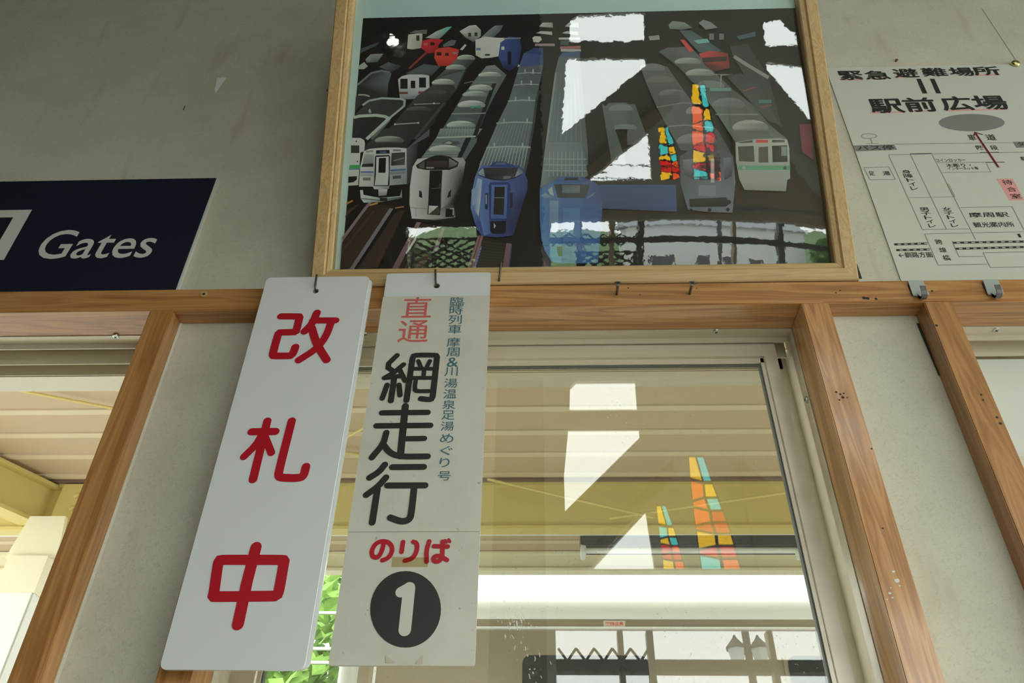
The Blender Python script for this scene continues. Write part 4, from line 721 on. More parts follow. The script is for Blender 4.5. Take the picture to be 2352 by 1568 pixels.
# -- red and far trains on the right
g(z5, [(390, 170), (480, 170), (620, 260), (710, 325), (640, 340), (540, 335), (470, 260)], (64, 84, 90), (74, 92, 96)); g(z5, [(500, 245), (600, 232), (620, 260), (530, 270)], (100, 160, 156)); g(z5, [(395, 240), (430, 240), (500, 320), (470, 335)], (190, 54, 52)); g(z5, [(538, 345), (620, 325), (755, 340), (770, 450), (650, 480), (580, 430)], (196, 54, 52), (120, 34, 36), (76, 30, 32)); g(z5, [(560, 375), (745, 365), (748, 400), (570, 410)], (58, 40, 42))
g(z5, [(310, 130), (340, 100), (430, 110), (490, 150), (420, 165), (320, 160)], (126, 132, 128), (98, 104, 100)); g(z5, [(535, 115), (570, 90), (630, 110), (680, 150), (590, 165)], (118, 124, 124)); g(z5, [(160, 215), (240, 205), (245, 240), (170, 245)], (140, 148, 142)); r4(z5, 615, 195, 650, 240, (104, 108, 112)); r4(z5, 690, 195, 725, 240, (100, 104, 108)); g(z5, [(770, 290), (900, 270), (1060, 520), (1160, 900), (1050, 820), (940, 600), (800, 380)], (48, 54, 54), (58, 64, 62)); ln(z5, [(800, 365), (900, 430), (1060, 525)], .007, (128, 132, 122)); g(z5, [(750, 520), (850, 490), (960, 560), (1150, 880), (1060, 850), (880, 660)], (56, 62, 62), (64, 70, 68)); ln(z5, [(870, 625), (960, 595)], .003, (120, 66, 64)); ln(z5, [(1000, 745), (1080, 730)], .003, (126, 66, 62)); r4(z5, 985, 690, 1080, 715, (60, 110, 112)); g(z5, [(820, 215), (960, 180), (960, 215), (840, 240)], (60, 86, 100)); g(z5, [(1290, 875), (1380, 870), (1395, 1140), (1310, 1080)], (120, 40, 56))
# -- tracks
g(z1, [(305, 795), (600, 835), (560, 860), (110, 1525), (10, 1525), (30, 1230)], (52, 38, 30), (56, 42, 32), (46, 34, 28)); g(z1, [(620, 900), (720, 870), (420, 1500), (260, 1525), (190, 1525)], (58, 42, 33), (64, 46, 36), (54, 40, 32)); g(z1, [(95, 870), (230, 800), (60, 960)], (66, 46, 32)); ln(z1, [(75, 808), (148, 772)], .003, (180, 120, 50)); ln(z1, [(330, 822), (420, 798)], .003, (190, 130, 60)); ln(z1, [(610, 852), (705, 838)], .0022, (170, 116, 52))
g(z1, [(322, 790), (352, 798), (300, 860), (40, 1212), (32, 1170), (270, 850)], (132, 116, 118), (116, 100, 106)); g(z1, [(548, 856), (592, 858), (160, 1518), (108, 1525)], (120, 112, 120), (104, 100, 110)); ln(z1, [(620, 905), (230, 1525)], .004, (52, 44, 40)); ln(z1, [(380, 880), (30, 1330)], .004, (60, 48, 42))
g(z1, [(890, 1010), (1120, 1072), (960, 1525), (640, 1525)], (50, 37, 32), (44, 33, 28)); g(z1, [(846, 1004), (892, 1010), (640, 1525), (568, 1525)], (128, 96, 98), (108, 78, 84)); g(z1, [(845, 1138), (838, 1200), (735, 1355), (722, 1342)], (206, 196, 176)); g(z1, [(1120, 1068), (1152, 1072), (1070, 1320), (1010, 1345)], (118, 90, 96), (108, 92, 100)); ln(z1, [(880, 1120), (720, 1520)], .003, (70, 60, 52)); g(z1, [(930, 1350), (1010, 1345), (900, 1525), (800, 1525)], (74, 48, 36))
g(z2, [(262, 1120), (540, 1200), (490, 1505), (165, 1505)], (40, 35, 30), (52, 44, 36)); g(z2, [(200, 1112), (262, 1116), (160, 1505), (70, 1505)], (136, 100, 98), (120, 84, 84)); ln(z2, [(230, 1116), (110, 1505)], .0014, (74, 52, 54)); ln(z2, [(240, 1240), (158, 1508)], .0026, (96, 116, 176)); g(z2, [(540, 1200), (604, 1208), (565, 1505), (492, 1505)], (116, 84, 96), (110, 80, 90)); ln(z2, [(604, 1215), (570, 1505)], .0018, (60, 62, 110))
for k in range(9): ln(z2, [(245 - k * 9, 1180 + k * 36), (535 - k * 5, 1225 + k * 32)], .0012, (58, 50, 42))
pr.build('printed_picture', M['photo'], fr, cols=True)
# ================================================================ platform side (outside, +Y)
M['deck'] = mat('tan_deck_steel', (.48, .37, .235), .55); M['yellow'] = mat('mustard_steel_paint', (.60, .49, .17), .5); M['yellow_pale'] = mat('pale_cream_steel_paint', (.74, .70, .50), .5)
M['colwhite'] = mat('white_steel_paint', (.72, .74, .70), .5); M['darkgrey'] = mat('dark_grey_enamel', (.045, .045, .05), .5); M['brownpaint'] = mat('brown_paint', (.20, .12, .08), .6)
m = mat('platform_paving', (.45, .43, .39), .9); M['paving'] = m
L(m, ramp(m, noise(m, mapped(m, (1, 1, 1)), 4, 5), [(.3, (.32, .30, .26)), (.7, (.42, .40, .35))]), P(m).inputs['Base Color'])
m = mat('asphalt', (.22, .22, .22), .9); M['asphalt'] = m
L(m, ramp(m, noise(m, mapped(m, (1, 1, 1)), 3, 5), [(.3, (.19, .19, .19)), (.7, (.28, .28, .27))]), P(m).inputs['Base Color'])
MB().box(-12, 14, .15, 2.75, -.3, 0).build('platform', M['paving'], None, 'grey station platform outside the windows', 'platform', kind='structure')
MB().box(-30, 30, 2.75, 40, -1.3, -1.0).build('track_bed', M['asphalt'], None, 'gravel track bed beyond the platform', 'ground', kind='structure')
ZS = 3.2
canopy = empty('platform_canopy', (0, 1.2, ZS), 'tan ribbed platform canopy on mustard steel beams', 'canopy')
pitch = .168; y = .20; k = 0; share = None
while y < 2.95:
    prof = [(0, ZS + .028), (.012, ZS + .026), (.022, ZS), (.150, ZS), (.160, ZS + .026), (pitch, ZS + .028), (pitch, ZS + .032), (0, ZS + .032)]
    if share is None: share = MB().prism(prof, -3.2, 4.4, 'x').mesh('deck_panel'); share.materials.append(M['deck'])
    o = bpy.data.objects.new('deck_panel', share); COL.objects.link(o); o.parent = canopy; o.location = Vector((0, y, 0)) - canopy.location; y += pitch
    if k == 0: strip = MB().box(-3.2, 4.4, -.016, .016, ZS - .006, ZS + .024).mesh('lit_rib_strip'); strip.materials.append(mat('lit_rib_tone', (.60, .50, .34), .5))  # added strips: light caught by the ribs, put into a paler colour
    k += 1; o = bpy.data.objects.new('lit_rib_strip', strip); COL.objects.link(o); o.parent = canopy; o.location = Vector((0, y, 0)) - canopy.location
def isec(c, w, h, zt, t=.010, f=.014): return [(c - w, zt), (c + w, zt), (c + w, zt - f), (c + t, zt - f), (c + t, zt - h + f), (c + w, zt - h + f), (c + w, zt - h), (c - w, zt - h), (c - w, zt - h + f), (c - t, zt - h + f), (c - t, zt - f), (c - w, zt - f)]
MB().prism(isec(2.13, .03, .215, ZS - .012), -3.2, 4.4, 'x').build('long_beam', M['yellow'], canopy)
MB().box(-3.2, 4.4, 2.08, 2.10, ZS - .012, ZS - .001).build('beam_packing', M['brownpaint'], canopy)
MB().prism(isec(2.86, .03, .10, ZS - .004), -3.2, 4.4, 'x').build('edge_beam', M['yellow_pale'], canopy)
for xb in (-2.035, 3.4):
    if xb > 0: MB().prism(isec(xb, .045, .20, ZS - .02, .010, .016), .2, 2.10, 'y').build('cross_beam', M['yellow'], canopy)
    MB().prism([(xb - .05, 2.099), (xb + .06, 2.099), (xb + .06, 2.085), (xb - .05, 2.085)], ZS - .30, ZS - .02, 'z').build('end_plate', M['yellow'], canopy)
    for zz in (.06, .12, .18):
        MB().lathe((xb + .03, 2.085, ZS - zz - .02), (0, -1, 0), [(.012, 0), (.012, .012), (.006, .014)], 6).build('bolt', M['yellow'], canopy)
    for yy in (.9, 1.3, 1.7) if xb > 0 else ():
        MB().lathe((xb + .012, yy, ZS - .07), (1, 0, 0), [(.014, 0), (.014, .012), (.006, .014)], 6).build('bolt', M['yellow'], canopy)
    MB().prism([(xb - .075, ZS - .22), (xb + .075, ZS - .22), (xb + .105, ZS - .40), (xb - .105, ZS - .40)], 1.99, 2.01, 'y').build('gusset', M['yellow_pale'], canopy)
    MB().box(xb - .075, xb + .075, 1.975, 2.075, 0, ZS - .40).build('column', M['colwhite'], canopy, bevel=.006)
    MB().box(xb - .08, xb + .08, 1.97, 2.08, ZS - .55, ZS - .40).build('column_cap', M['yellow_pale'], canopy)
a, b = onZ(150, 1134, ZS - .02), onZ(0, 1062, ZS - .02); d = (b - a).normalized(); a -= d * .05; b = a + d * 1.6; nrm = Vector((-d.y, d.x, 0))
s = MB(); q = isec(0, .045, .19, ZS - .02, .010, .016); n = len(q)
s.add([Vector((c.x, c.y, 0)) + nrm * w + Vector((0, 0, z)) for c in (a, b) for w, z in q], [(i, (i + 1) % n, n + (i + 1) % n, n + i) for i in range(n)] + [tuple(range(n))[::-1], tuple(range(n, 2 * n))])
s.build('cross_beam', M['yellow'], canopy)
for t in (.12, .22, .32):
    c = a + d * t - nrm * .012 + Vector((0, 0, -.05)); MB().lathe(c, -nrm if nrm.y > 0 else nrm, [(.013, 0), (.013, .012), (.006, .014)], 6).build('bolt', M['yellow'], canopy)
def rod(a, b, r=.0055): MB().tube([a, b], r, 8).build('brace_rod', M['yellow'], canopy, smooth=True)
def soff(px, py, dz=.03): return onZ(px, py, ZS - dz)
a, b = soff(0, 888), soff(300, 945); d = b - a; rod(a - d, b + d * 2.2)
a, b = soff(1140, 1103), soff(1330, 1160)
rod(onY(1120, 1100, 2.05), onY(1500, 1188, 2.02)); rod(onY(800, 1052, 2.0), onY(560, 1110, 1.6)); rod(onY(1400, 1190, 2.03), onY(1880, 1120, 2.0))
a, b = soff(770, 1018), soff(880, 960); d = b - a; rod(a - d * 3, b + d * .6)
# fluorescent fitting hung under the canopy
yl = 2.45; p0, p1 = onY(1332, 1240, yl), onY(1838, 1240, yl); zt_, zb_ = onY(1500, 1232, yl).z, onY(1500, 1268, yl).z
lf = empty('platform_light', ((p0.x + p1.x) / 2, yl, zb_), 'dark long fluorescent fitting hanging under the platform canopy', 'light fixture')
MB().box(p0.x, p1.x, yl - .06, yl + .06, zb_ + .012, zt_).build('housing', M['darkgrey'], lf, bevel=.006)
MB().tube([(p0.x + .02, yl - .02, zb_), (p1.x - .02, yl - .02, zb_)], .014, 10).build('tube', M['colwhite'], lf, smooth=True)
for x in (p0.x + .012, p1.x - .012): MB().box(x - .012, x + .012, yl - .05, yl + .04, zb_ - .022, zb_ + .02).build('tube_holder', M['colwhite'], lf, bevel=.004)
for px in (1371, 1700):
    x = onY(px, 1200, yl).x; MB().box(x - .018, x + .018, yl - .02, yl + .02, zt_, ZS + .01).build('hanger', M['darkgrey'], lf)
pz = onY(1500, 1221, 2.38).z
cd = empty('conduit_pipe', (0, 2.38, pz), 'pale conduit pipe running along under the platform canopy', 'pipe')
MB().tube([(-3.1, 2.38, pz), (4.3, 2.38, pz)], .016, 10).build('pipe', M['colwhite'], cd, smooth=True)
for x in (-2, -.3, 1.25, 2.6): MB().box(x - .012, x + .012, 2.36, 2.40, pz, ZS + .01).build('clip', M['darkgrey'], cd)
# ---------------------------------------------------------------- railcar standing at the platform
M['stainless'] = mat('stainless_roof', (.88, .90, .90), .35, .0); M['bodygrey'] = mat('stainless_body', (.52, .47, .40), .3, .7); M['trainglass'] = mat('dark_train_glass', (.03, .035, .04), .08); M['roofunit'] = mat('white_roof_unit', (.80, .81, .78), .5)
YT = 3.12
zsh = onY(1500, 1422, YT).z; zgut = onY(1500, 1441, YT).z; xt0 = onY(800, 1568, YT).x
rc = empty('railcar', (2, YT, -.9), 'silver railcar with a rounded white roof standing at the platform', 'train')
zr = onY(1500, 1364, YT + .42).z
roof = [(YT - .003, zsh)] + [(YT + .42 - .44 * math.cos(t), zsh + .005 + (zr - zsh) * math.sin(t)) for t in [math.radians(8 + 82 * k / 7) for k in range(8)]] + [(YT + 1.6, zr + .03), (YT + 1.6, zsh)]
MB().prism(roof, xt0, 9, 'x').build('roof', M['stainless'], rc, smooth=True)
zri = onY(1500, 1394, YT + .12).z
MB().tube([(xt0, YT + .12, zri - .006), (9, YT + .12, zri - .006)], .010, 8).build('roof_bead', M['roofunit'], rc, smooth=True)
zw1 = onY(1500, 1500, YT).z; zb0 = .2
MB().box(xt0, 9, YT, YT + 2.2, -.6, zsh - .001).build('body_side', M['bodygrey'], rc)
MB().box(xt0, 9, YT - .015, YT, zgut - .008, zgut).build('rain_gutter', M['stainless'], rc)
for xx, w in ((onY(1200, 1500, YT).x, .62), (onY(1200, 1500, YT).x + 1.3, .62), (onY(1200, 1500, YT).x + 2.6, .62), (onY(1200, 1500, YT).x + 3.9, .62)):
    wz1 = onY(1200, 1506, YT).z
    wo = link('window', fill([rounded(xx - .02, xx + w + .02, wz1 - .72, wz1 + .02, .05)], .012, XZ(YT - .004)), M['bodygrey'], rc)
    link('pane', fill([rounded(xx, xx + w, wz1 - .70, wz1, .04)], .012, XZ(YT - .008)), M['trainglass'], wo)
xd = xt0 + .12
MB().box(xd, xd + .012, YT - .012, YT, .3, onY(900, 1520, YT).z).build('door_edge', M['stainless'], rc)
def unit(px0, px1, py0, py1, y, dep, mt, name):
    a, b = onY(px0, py1, y), onY(px1, py0, y); return MB().box(a.x, b.x, y, y + dep, a.z, b.z).build(name, mt, rc, bevel=.008)
unit(1552, 1990, 1318, 1356, YT + .42, .5, M['roofunit'], 'air_conditioner'); unit(1556, 1985, 1357, 1365, YT + .44, .4, M['darkgrey'], 'unit_base')
unit(1310, 1402, 1330, 1360, YT + .5, .4, M['roofunit'], 'roof_vent'); unit(1312, 1400, 1361, 1366, YT + .5, .4, M['darkgrey'], 'vent_base')
unit(1110, 1190, 1352, 1366, YT + .5, .2, M['darkgrey'], 'aerial_base'); a = onY(1156, 1352, YT + .55); MB().tube([a, a + Vector((0, 0, .22))], .014, 8).build('aerial', M['roofunit'], rc)
for px in (1422, 1532):
    a = onY(px, 1362, YT + .45); MB().tube([a + Vector((-.05, 0, -.012)), a + Vector((-.05, 0, .012)), a + Vector((.05, 0, .012)), a + Vector((.05, 0, -.012))], .007, 6).build('lifting_eye', M['darkgrey'], rc)
pl = plane(YT - .004); pr = Print(*pl, .0); pr.poly([(1386, 1425), (1436, 1425), (1436, 1439), (1386, 1439)]); pr.build('warning_sticker', mat('sticker_white', (.75, .68, .58), .5), rc)
pr = Print(*pl, .002); pr.text('架線注意', 1411, 1432, 42, 9, .02); pr.build('sticker_lettering', mat('sticker_red', (.75, .12, .10), .5), rc)
# platform post by the train end
pp = empty('platform_post', (onY(798, 1560, 2.9).x, 2.9, 0), 'white round post standing between the trees and the railcar', 'post')
MB().tube([(onY(798, 1560, 2.9).x, 2.9, 0), (onY(798, 1560, 2.9).x, 2.9, onY(798, 1531, 2.9).z)], .045, 14).build('pole', M['colwhite'], pp, smooth=True)
MB().lathe((onY(798, 1560, 2.9).x, 2.9, onY(798, 1531, 2.9).z), (0, 0, 1), [(.05, 0), (.05, .02), (.02, .035)], 14).build('pole_cap', M['colwhite'], pp, smooth=True)
# ---------------------------------------------------------------- trees
def leafmat(name, c):
    m = mat(name, c, .6, spec=.2); P(m).inputs['Transmission Weight'].default_value = 0
    L(m, ramp(m, noise(m, mapped(m, (1, 1, 1)), 3, 3), [(.3, tuple(x * .55 for x in c)), (.7, tuple(min(1, x * 1.35) for x in c))]), P(m).inputs['Base Color']); return m
LEAF = [leafmat('leaf_light', (.20, .34, .07)), leafmat('leaf_mid', (.12, .24, .06)), leafmat('leaf_dark', (.07, .15, .05))]
M['bark'] = mat('bark', (.10, .07, .05), .9)
def tree(x, y, zb, h, r, mt, label, n=2600, group='trees beyond the track', leaf=.13):
    rnd = random.Random(int(x * 31 + y * 7)); t = empty('broadleaf_tree', (x, y, zb), label, 'tree', group)
    MB().tube([(x, y, zb), (x + .1, y, zb + h * .4), (x, y, zb + h * .8)], [r * .11, r * .08, r * .03], 8).build('trunk', M['bark'], t)
    bl = [(x + rnd.gauss(0, r * .42), y + rnd.gauss(0, r * .35), zb + h * rnd.uniform(.35, .92), r * rnd.uniform(.28, .5)) for _ in range(16)] + [(x, y, zb + h - r * .4, r * .42)]
    s = MB(); vs = []; fs = []
    for _ in range(n):
        bx, by, bz, br = rnd.choice(bl); d = Vector((rnd.gauss(0, 1), rnd.gauss(0, 1), rnd.gauss(0, 1))).normalized(); c = Vector((bx, by, bz)) + d * br * rnd.uniform(.75, 1.05)
        a = Vector((rnd.gauss(0, 1), rnd.gauss(0, 1), rnd.gauss(0, 1))).normalized() * leaf; b = a.orthogonal().normalized() * leaf * .6
        k = len(vs); vs += [c - a, c + b, c + a, c - b]; fs.append((k, k + 1, k + 2, k + 3))
    s.add(vs, fs); s.build('crown', mt, t, kind='stuff')
for (px, y, h, r, mi, lb) in ((690, 10, 7.0, 1.7, 0, 'light green tree showing between the two hanging plates'), (790, 15, 10.2, 2.3, 1, 'taller green tree behind the light green one'),
                              (20, 12, 5.6, 2.0, 2, 'dark green tree behind the steel column'), (-260, 16, 7.5, 2.3, 1, 'green tree at the far left beyond the column')):
    tree(onY(px, 1450, y).x, y, -1, h, r, LEAF[mi], lb, leaf=.16)
for i, (z, lb) in enumerate(((1408, 'upper overhead wire crossing in front of the trees'), (1490, 'middle overhead wire crossing in front of the trees'), (1522, 'lower overhead wire crossing in front of the trees'))):
    zz = onY(720, z, 8).z; o = MB().tube([(-14, 8, zz + .05), (-2, 8, zz), (14, 8, zz + .05)], .02, 6).build('overhead_wire', M['steel'], None, lb, 'wire', 'wires beyond the track')
# ================================================================ the rest of the waiting room, seen in the panes
M['board_dark'] = wood('dark_ceiling_board', (.03, .022, .014), (.055, .04, .026), (.08, .06, .04), 'y', .5, 0); M['wall_in'] = mat('greenish_plaster', (.70, .71, .63), .85); M['panel_dark'] = wood('dark_wall_panelling', (.03, .02, .012), (.06, .04, .024), (.09, .06, .036), 'z', .6, 0); M['floor'] = mat('terrazzo', (.42, .36, .28), .4)
L(M['floor'], ramp(M['floor'], noise(M['floor'], mapped(M['floor'], (1, 1, 1)), 60, 3), [(.35, (.13, .105, .08)), (.65, (.22, .18, .135))]), P(M['floor']).inputs['Base Color'])
M['tan'] = mat('tan_timber_board', (.50, .40, .26), .5); M['lattice'] = mat('black_lattice_paint', (.03, .028, .026), .5); M['mullion_dark'] = mat('dark_mullion', (.05, .05, .05), .5)
MB().box(XL, XR, YO - .1, .08, -.06, 0).build('floor', M['floor'], None, 'speckled terrazzo waiting room floor', 'floor', kind='structure')
MB().box(XL - .1, XR + .1, YO - .15, .1, ZC, ZC + .06).build('ceiling', M['board_dark'], None, 'dark boarded waiting room ceiling', 'ceiling', kind='structure')
MB().box(XL - .08, XL, YO, .08, 0, ZC).build('wall_west', M['panel_dark'], None, 'dark boarded side wall nearer the navy sign', 'wall', kind='structure')
link('wall_east', fill([[(YO, 0), (.08, 0), (.08, ZC), (YO, ZC)], [(-2.3, .5), (-.25, .5), (-.25, 3.0), (-2.3, 3.0)]], .08, lambda a, b, c: (XR + .04 + c, a, b)), M['wall_in'], None, 'plaster side wall with a wide opening', 'wall', kind='structure')
AX = .88
top = [(.158, 3.88), (.517, 3.88), (.522, 4.07), (.20, 4.07), (.166, 4.03)]; mid = [(.118, 3.292), (.517, 3.709), (.517, 3.765), (.148, 3.765), (.118, 3.49)]; tri = [(.232, 3.0), (.524, 3.0), (.510, 3.296)]
mir = lambda q: [(2 * AX - x, z) for x, z in q][::-1]
st1 = [(.562, 3.0), (.668, 3.0), (.640, 3.20), (.610, 3.335), (.562, 3.335)]; st2 = [(.735, 3.0), (.925, 3.0), (.905, 3.2), (.86, 3.42), (.83, 3.61), (.752, 3.61), (.735, 3.3)]
LW = (.06, 3.15, .45, 2.725); LD = (-.60, -.28, .10, 2.70)
rect = lambda x0, x1, z0, z1: [(x0, z0), (x1, z0), (x1, z1), (x0, z1)]
holes = [top, mid, tri, mir(top), mir(mid), st1, st2, rect(*LW), rect(*LD)]
ws = link('wall_south', fill([rect(XL, XR, 0, ZC)] + holes, .03, XZ(YO - .015)), M['wall_in'], None, 'dark gable wall with slanting windows reflected in the panes', 'wall', kind='structure')
link('trim_9', fill([rect(XL, .02, 0, ZC - .01), rect(*LD)], .02, XZ(YO + .0105)), M['panel_dark'], None, 'dark wall panelling around the reflected doorway', 'panelling', kind='structure')
# header beam and slanting braces
MB().box(.06, 3.0, YO, YO + .05, 2.735, 2.80).build('trim_6', M['tan'], None, 'tan header board above the wide reflected window', 'header', kind='structure')
for i, f in enumerate((lambda q: q, mir)):
    q = [(.10, 2.945), (.175, 2.945), (.662, 3.47), (.667, 3.565)] if not i else [(.985, 3.56), (.99, 2.83), (1.66, 2.83)]
    link('trim_%d' % (7 + i), fill([q], .04, XZ(YO + .021)), M['tan'], None, ('tan slanting brace board beside the reflected stained glass, ', 'wide tan triangular board on the far half of the reflected gable')[i].rstrip(', '), 'brace', kind='structure')
win = empty('window_4', (1.4, YO, .75), 'wide dark framed window reflected low in the poster and pane', 'window', kind='structure')
for x, w, mt in ((.345, .012, 'tan'), (.475, .014, 'mullion_dark'), (1.0, .012, 'tan'), (1.32, .02, 'mullion_dark'), (1.75, .02, 'mullion_dark'), (2.2, .02, 'mullion_dark'), (2.55, .02, 'mullion_dark')):
    MB().box(x - w, x + w, YO - .07, YO - .02, LW[2], LW[3]).build('mullion', M[mt], win)
MB().box(LW[0], LW[1], YO - .075, YO - .02, 2.548, 2.60).build('transom', M['mullion_dark'], win); MB().box(LW[0], LW[1], YO - .08, YO + .02, LW[2] - .03, LW[2]).build('sill', M['tan'], win)
def lattice(name, x0, x1, z0, z1, y, label, pitch=.08):
    e = empty(name, ((x0 + x1) / 2, y, z0), label, 'lattice', 'black lattice screens')
    H = z1 - z0; x = x0
    while x < x1 - .01:
        for s_ in (0, 1):
            a, b = ((x, z0), (x + pitch, z1)) if s_ else ((x + pitch, z0), (x, z1))
            MB().tube([(a[0], y + .004 * s_, a[1]), (b[0], y + .004 * s_, b[1])], .006, 5).build('slat', M['lattice'], e)
        x += pitch
    return e
lattice('expanding_lattice', .07, .46, 2.525, 2.632, YO + .02, 'black expanding lattice across the reflected window', .078)
def screen(x0, x1, z0, z1, y, label):
    e = empty('lattice_screen', ((x0 + x1) / 2, y, z0), label, 'lattice', 'black lattice screens')
    n = int((x1 - x0) / .06)
    for k in range(-8, n + 9):
        for sg in (1, -1):
            xa = x0 + k * .06; t0, t1 = 0.0, z1 - z0
            lo, hi = (xa, xa + sg * t1)
            # clip the 45 degree slat to the screen
            pts = []
            for t in [i * t1 / 40 for i in range(41)]:
                if x0 <= xa + sg * t <= x1: pts.append(t)
            if len(pts) < 3: continue
            MB().tube([(xa + sg * pts[0], y + .004 * (sg > 0), z0 + pts[0]), (xa + sg * pts[-1], y + .004 * (sg > 0), z0 + pts[-1])], .0095, 5).build('slat', M['lattice'], e)
    for q in ((x0, x0 + .02, z0, z1), (x1 - .02, x1, z0, z1), (x0, x1, z1 - .02, z1)): MB().box(q[0], q[1], y - .01, y + .02, q[2], q[3]).build('screen_frame', M['lattice'], e)
screen(.18, .47, 1.9, 2.47, YO - .12, 'black diamond lattice screen outside the reflected wide window')
screen(-.60, -.28, 1.95, 2.62, YO - .10, 'black diamond lattice screen in the reflected doorway')
# stained glass
SG = {'y': (.95, .72, .08), 'o': (.95, .32, .06), 'r': (.80, .06, .07), 't': (.25, .75, .75), 'g': (.25, .55, .12)}
for k, c in SG.items(): SG[k] = clear('stained_' + k, c, .04)
def stained(cells, outline, label):
    xs = [p[0] for p in outline]; e = empty('stained_glass', (sum(xs) / len(xs), YO - .015, outline[0][1]), label, 'stained glass', 'stained glass panels in the gable')
    rs = []
    for col, q in cells:
        cx = sum(p[0] for p in q) / len(q); cz = sum(p[1] for p in q) / len(q); q = [(cx + (x - cx) * .84, cz + (z - cz) * .86) for x, z in q]; rs.append(q)
        link('glass_piece', fill([q], .004, XZ(YO - .015)), SG[col], e)
    link('leading', fill([outline] + rs, .008, XZ(YO - .015)), M['lattice'], e)
def quadcells(x0, x1, zs, cols, skew=.02):
    out = []; rows = len(zs) - 1; rnd = random.Random(5)
    xc = [[x0(z), x0(z) + (x1(z) - x0(z)) * (.55 + .16 * math.sin(3.1 * i)), x1(z)] for i, z in enumerate(zs)]
    for i in range(rows):
        for j in range(2):
            dz = skew * (1 if i % 2 else -1)
            out.append((cols[(i * 2 + j) % len(cols)], [(xc[i][j], zs[i] + (dz if 0 < i and j == 0 else 0)), (xc[i][j + 1], zs[i]), (xc[i + 1][j + 1], zs[i + 1]), (xc[i + 1][j], zs[i + 1] + (-dz if i + 1 < rows and j == 0 else 0))]))
    return out
def edge(pts):
    def f(z):
        for (xa, za), (xb, zb) in zip(pts, pts[1:]):
            if za <= z <= zb: return xa + (xb - xa) * (z - za) / (zb - za)
        return pts[-1][0]
    return f
stained(quadcells(edge([(.562, 3.0), (.562, 3.335)]), edge([(.668, 3.0), (.640, 3.2), (.61, 3.335)]), [3.0, 3.045, 3.085, 3.12, 3.165, 3.215, 3.335], 'yorrroyttyyt', .012), st1, 'smaller stained glass panel, mostly yellow, reflected in the poster and pane')
stained(quadcells(edge([(.735, 3.0), (.735, 3.3), (.752, 3.61)]), edge([(.925, 3.0), (.905, 3.2), (.86, 3.42), (.83, 3.61)]), [3.0, 3.055, 3.12, 3.18, 3.24, 3.30, 3.37, 3.45, 3.61], 'torryyrrorotoyytyy', .022), st2, 'taller stained glass panel of red, orange, yellow and turquoise pieces, reflected')
# globe lamp on the opposite wall
gl = empty('globe_lamp', (-.66, YO, 3.80), 'round white globe lamp reflected at the upper left of the poster', 'lamp')
MB().lathe((-.66, YO + .03, 3.84), (0, 1, 0), [(.05, -.01), (.05, .01), (.02, .03), (.015, .10)], 16).build('bracket', M['steel'], gl, smooth=True)
MB().lathe((-.66, YO + .13, 3.75), (0, 0, 1), [(.08 * math.sin(math.pi * k / 12) + .0005, .08 - .08 * math.cos(math.pi * k / 12)) for k in range(13)], 20).build('globe', clear('clear_globe', (.8, .82, .82), .12), gl, smooth=True)
gm = mat('lit_bulb', (.8, .8, .8), .3); P(gm).inputs['Emission Color'].default_value = (1, .97, .9, 1); P(gm).inputs['Emission Strength'].default_value = 14
MB().lathe((-.66, YO + .13, 3.82), (0, 0, 1), [(.002, 0), (.022, .008), (.03, .025), (.022, .045), (.012, .055), (.012, .075)], 14).build('bulb', gm, gl, smooth=True)
# ---------------------------------------------------------------- forecourt behind the camera (seen only as reflections)
MB().box(-40, 40, -60, YO - .12, -.12, -.05).build('forecourt', M['asphalt'], None, 'pale asphalt forecourt outside the waiting room', 'ground', kind='structure')
m = leafmat('hill_green', (.13, .22, .09))
s = MB(); n = 24
s.add([(-45 + 90 * i / n, -52 - 6 * j, (7.2 + 1.3 * math.sin(i * .7) + .8 * math.sin(i * 1.9 + 1)) * (.0, .62, 1, .9)[j] - .1) for j in range(4) for i in range(n + 1)], [(j * (n + 1) + i, j * (n + 1) + i + 1, (j + 1) * (n + 1) + i + 1, (j + 1) * (n + 1) + i) for j in range(3) for i in range(n)])
s.build('hills', m, None, 'low wooded hills beyond the forecourt', 'hill', smooth=True, kind='structure')
def car(x, y, rz, colr, label):
    e = empty('parked_car', (x, y, -.05), label, 'car', 'cars parked on the forecourt'); pm_ = mat('car_paint', colr, .25, coat=.6)
    Rm = Matrix.Rotation(rz, 3, 'Z')
    def put(mb, name, mt, **k):
        mb.v = [tuple(Rm @ Vector(v) + Vector((x, y, -.05))) for v in mb.v]; return mb.build(name, mt, e, **k)
    body = [(-2.1, .25), (2.1, .25), (2.15, .55), (2.0, .8), (1.1, .92), (.5, 1.42), (-1.2, 1.45), (-1.85, .95), (-2.15, .85)]
    put(MB().prism(body, -.8, .8, 'y'), 'body', pm_, bevel=.04)
    put(MB().prism([(.98, .94), (.46, 1.37), (-1.12, 1.40), (-1.65, .97)], -.81, .81, 'y'), 'side_windows', M['trainglass'])
    for wx in (-1.3, 1.3):
        for wy in (-.72, .72): put(MB().lathe((wx, wy, .3), (0, 1, 0), [(.15, -.1), (.3, -.1), (.31, 0), (.3, .1), (.15, .1)], 18), 'wheel', M['rubber'])
for x, y, rz, c, lb in ((1.2, -14, 1.5, (.75, .76, .76), 'white car parked nearest on the forecourt'), (4.2, -16, 1.6, (.55, .58, .60), 'silver car parked farther along the forecourt'), (7.4, -15, 1.55, (.70, .70, .68), 'pale car parked at the end of the forecourt row'), (-1.8, -18, 1.4, (.10, .35, .30), 'teal car parked behind the white one')): car(x, y, rz, c, lb)
bd = empty('shop_building', (9, -34, 0), 'pale low building across the forecourt', 'building')
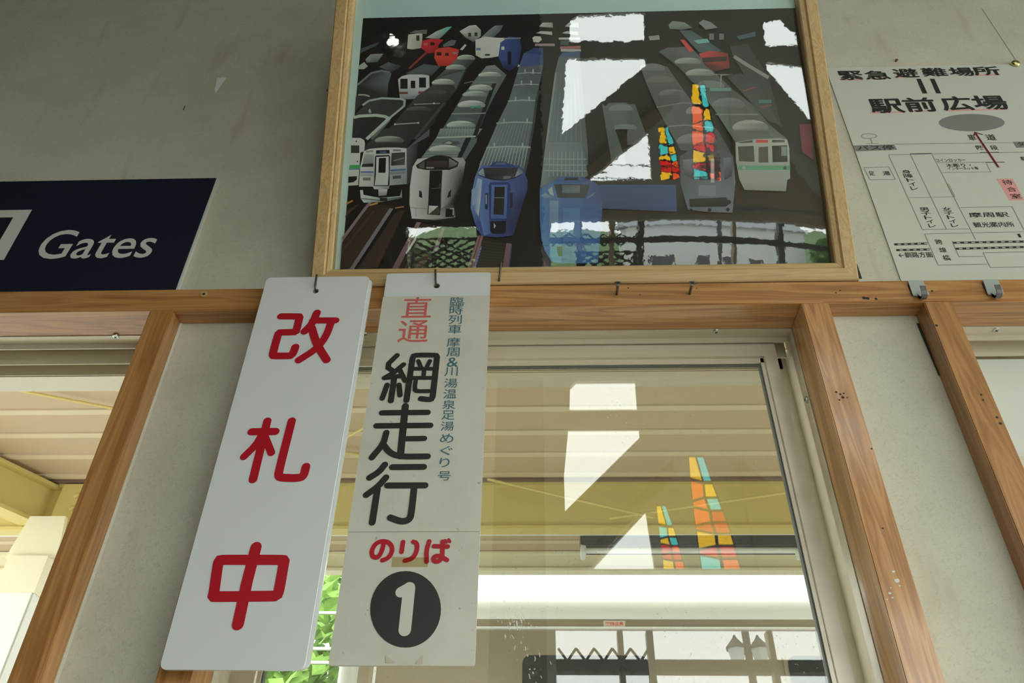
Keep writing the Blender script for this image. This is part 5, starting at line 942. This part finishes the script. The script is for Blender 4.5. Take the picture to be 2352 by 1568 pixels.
MB().box(4, 15, -38, -34, -.05, 5.6).build('wall', mat('pale_cladding', (.62, .64, .62), .8), bd); MB().prism([(-38.3, 5.6), (-33.7, 5.6), (-36, 6.5)], 3.7, 15.3, 'x').build('roof', mat('grey_roof', (.30, .33, .35), .7), bd)
for k in range(5): f = MB().box(4.8 + k * 2, 5.9 + k * 2, -33.98, -33.9, 1.2, 2.6).build('window', M['colwhite'], bd); MB().box(4.9 + k * 2, 5.8 + k * 2, -33.9, -33.87, 1.3, 2.5).build('pane', M['trainglass'], f)
# street lamp with two lanterns
Lx, Ly = 2.5, -9.0
sl = empty('street_lamp', (Lx, Ly, -.05), 'dark two-lantern street lamp reflected low in the window pane', 'street lamp')
MB().tube([(Lx, Ly, -.05), (Lx, Ly, 5.0)], .045, 10).build('pole', M['lattice'], sl)
MB().tube([(Lx - .14, Ly, 4.95), (Lx + .14, Ly, 4.95)], .03, 8).build('cross_arm', M['lattice'], sl)
for dx in (-.14, .14):
    h = MB().lathe((Lx + dx, Ly, 4.42), (0, 0, 1), [(.06, 0), (.075, .02), (.06, .03)], 6).build('lantern', M['lattice'], sl)
    MB().lathe((Lx + dx, Ly, 4.45), (0, 0, 1), [(.06, 0), (.115, .25)], 6).build('lantern_glass', mat('lantern_glass', (.6, .65, .66), .2), h)
    MB().lathe((Lx + dx, Ly, 4.70), (0, 0, 1), [(.135, 0), (.13, .015), (.03, .13), (.012, .17)], 6).build('lantern_cap', M['lattice'], h)
for x, h_, lb in ((1.3, 8.4, 'utility pole nearer the lattice in the reflection'), (6.2, 8.0, 'utility pole beyond the street lamp in the reflection')):
    up_ = empty('utility_pole', (x, -24, -.05), lb, 'utility pole', 'utility poles across the forecourt'); MB().tube([(x, -24, -.05), (x, -24, h_)], [.14, .10], 10).build('pole', M['lattice'], up_)
    for z in (h_ - .3, h_ - .9): MB().box(x - .9, x + .9, -24.06, -23.94, z, z + .1).build('cross_arm', M['lattice'], up_)
for i, (z, lb) in enumerate(((8.1, 'upper utility wire across the forecourt'), (7.4, 'lower utility wire across the forecourt'))):
    MB().tube([(-30, -24, z), (1.3, -24, z - .1), (3.7, -24, z - .3), (6.2, -24, z - .1), (30, -24, z)], .03, 5).build('utility_wire', M['lattice'], None, lb, 'wire', 'wires across the forecourt')
for i, (x, y, lb) in enumerate(((-7, -30, 'round green tree at the near side of the forecourt hills'), (17, -32, 'round green tree beyond the pale building'))): tree(x, y, -.05, 5, 2.6, LEAF[1], lb, 1500, 'trees on the forecourt', .3)
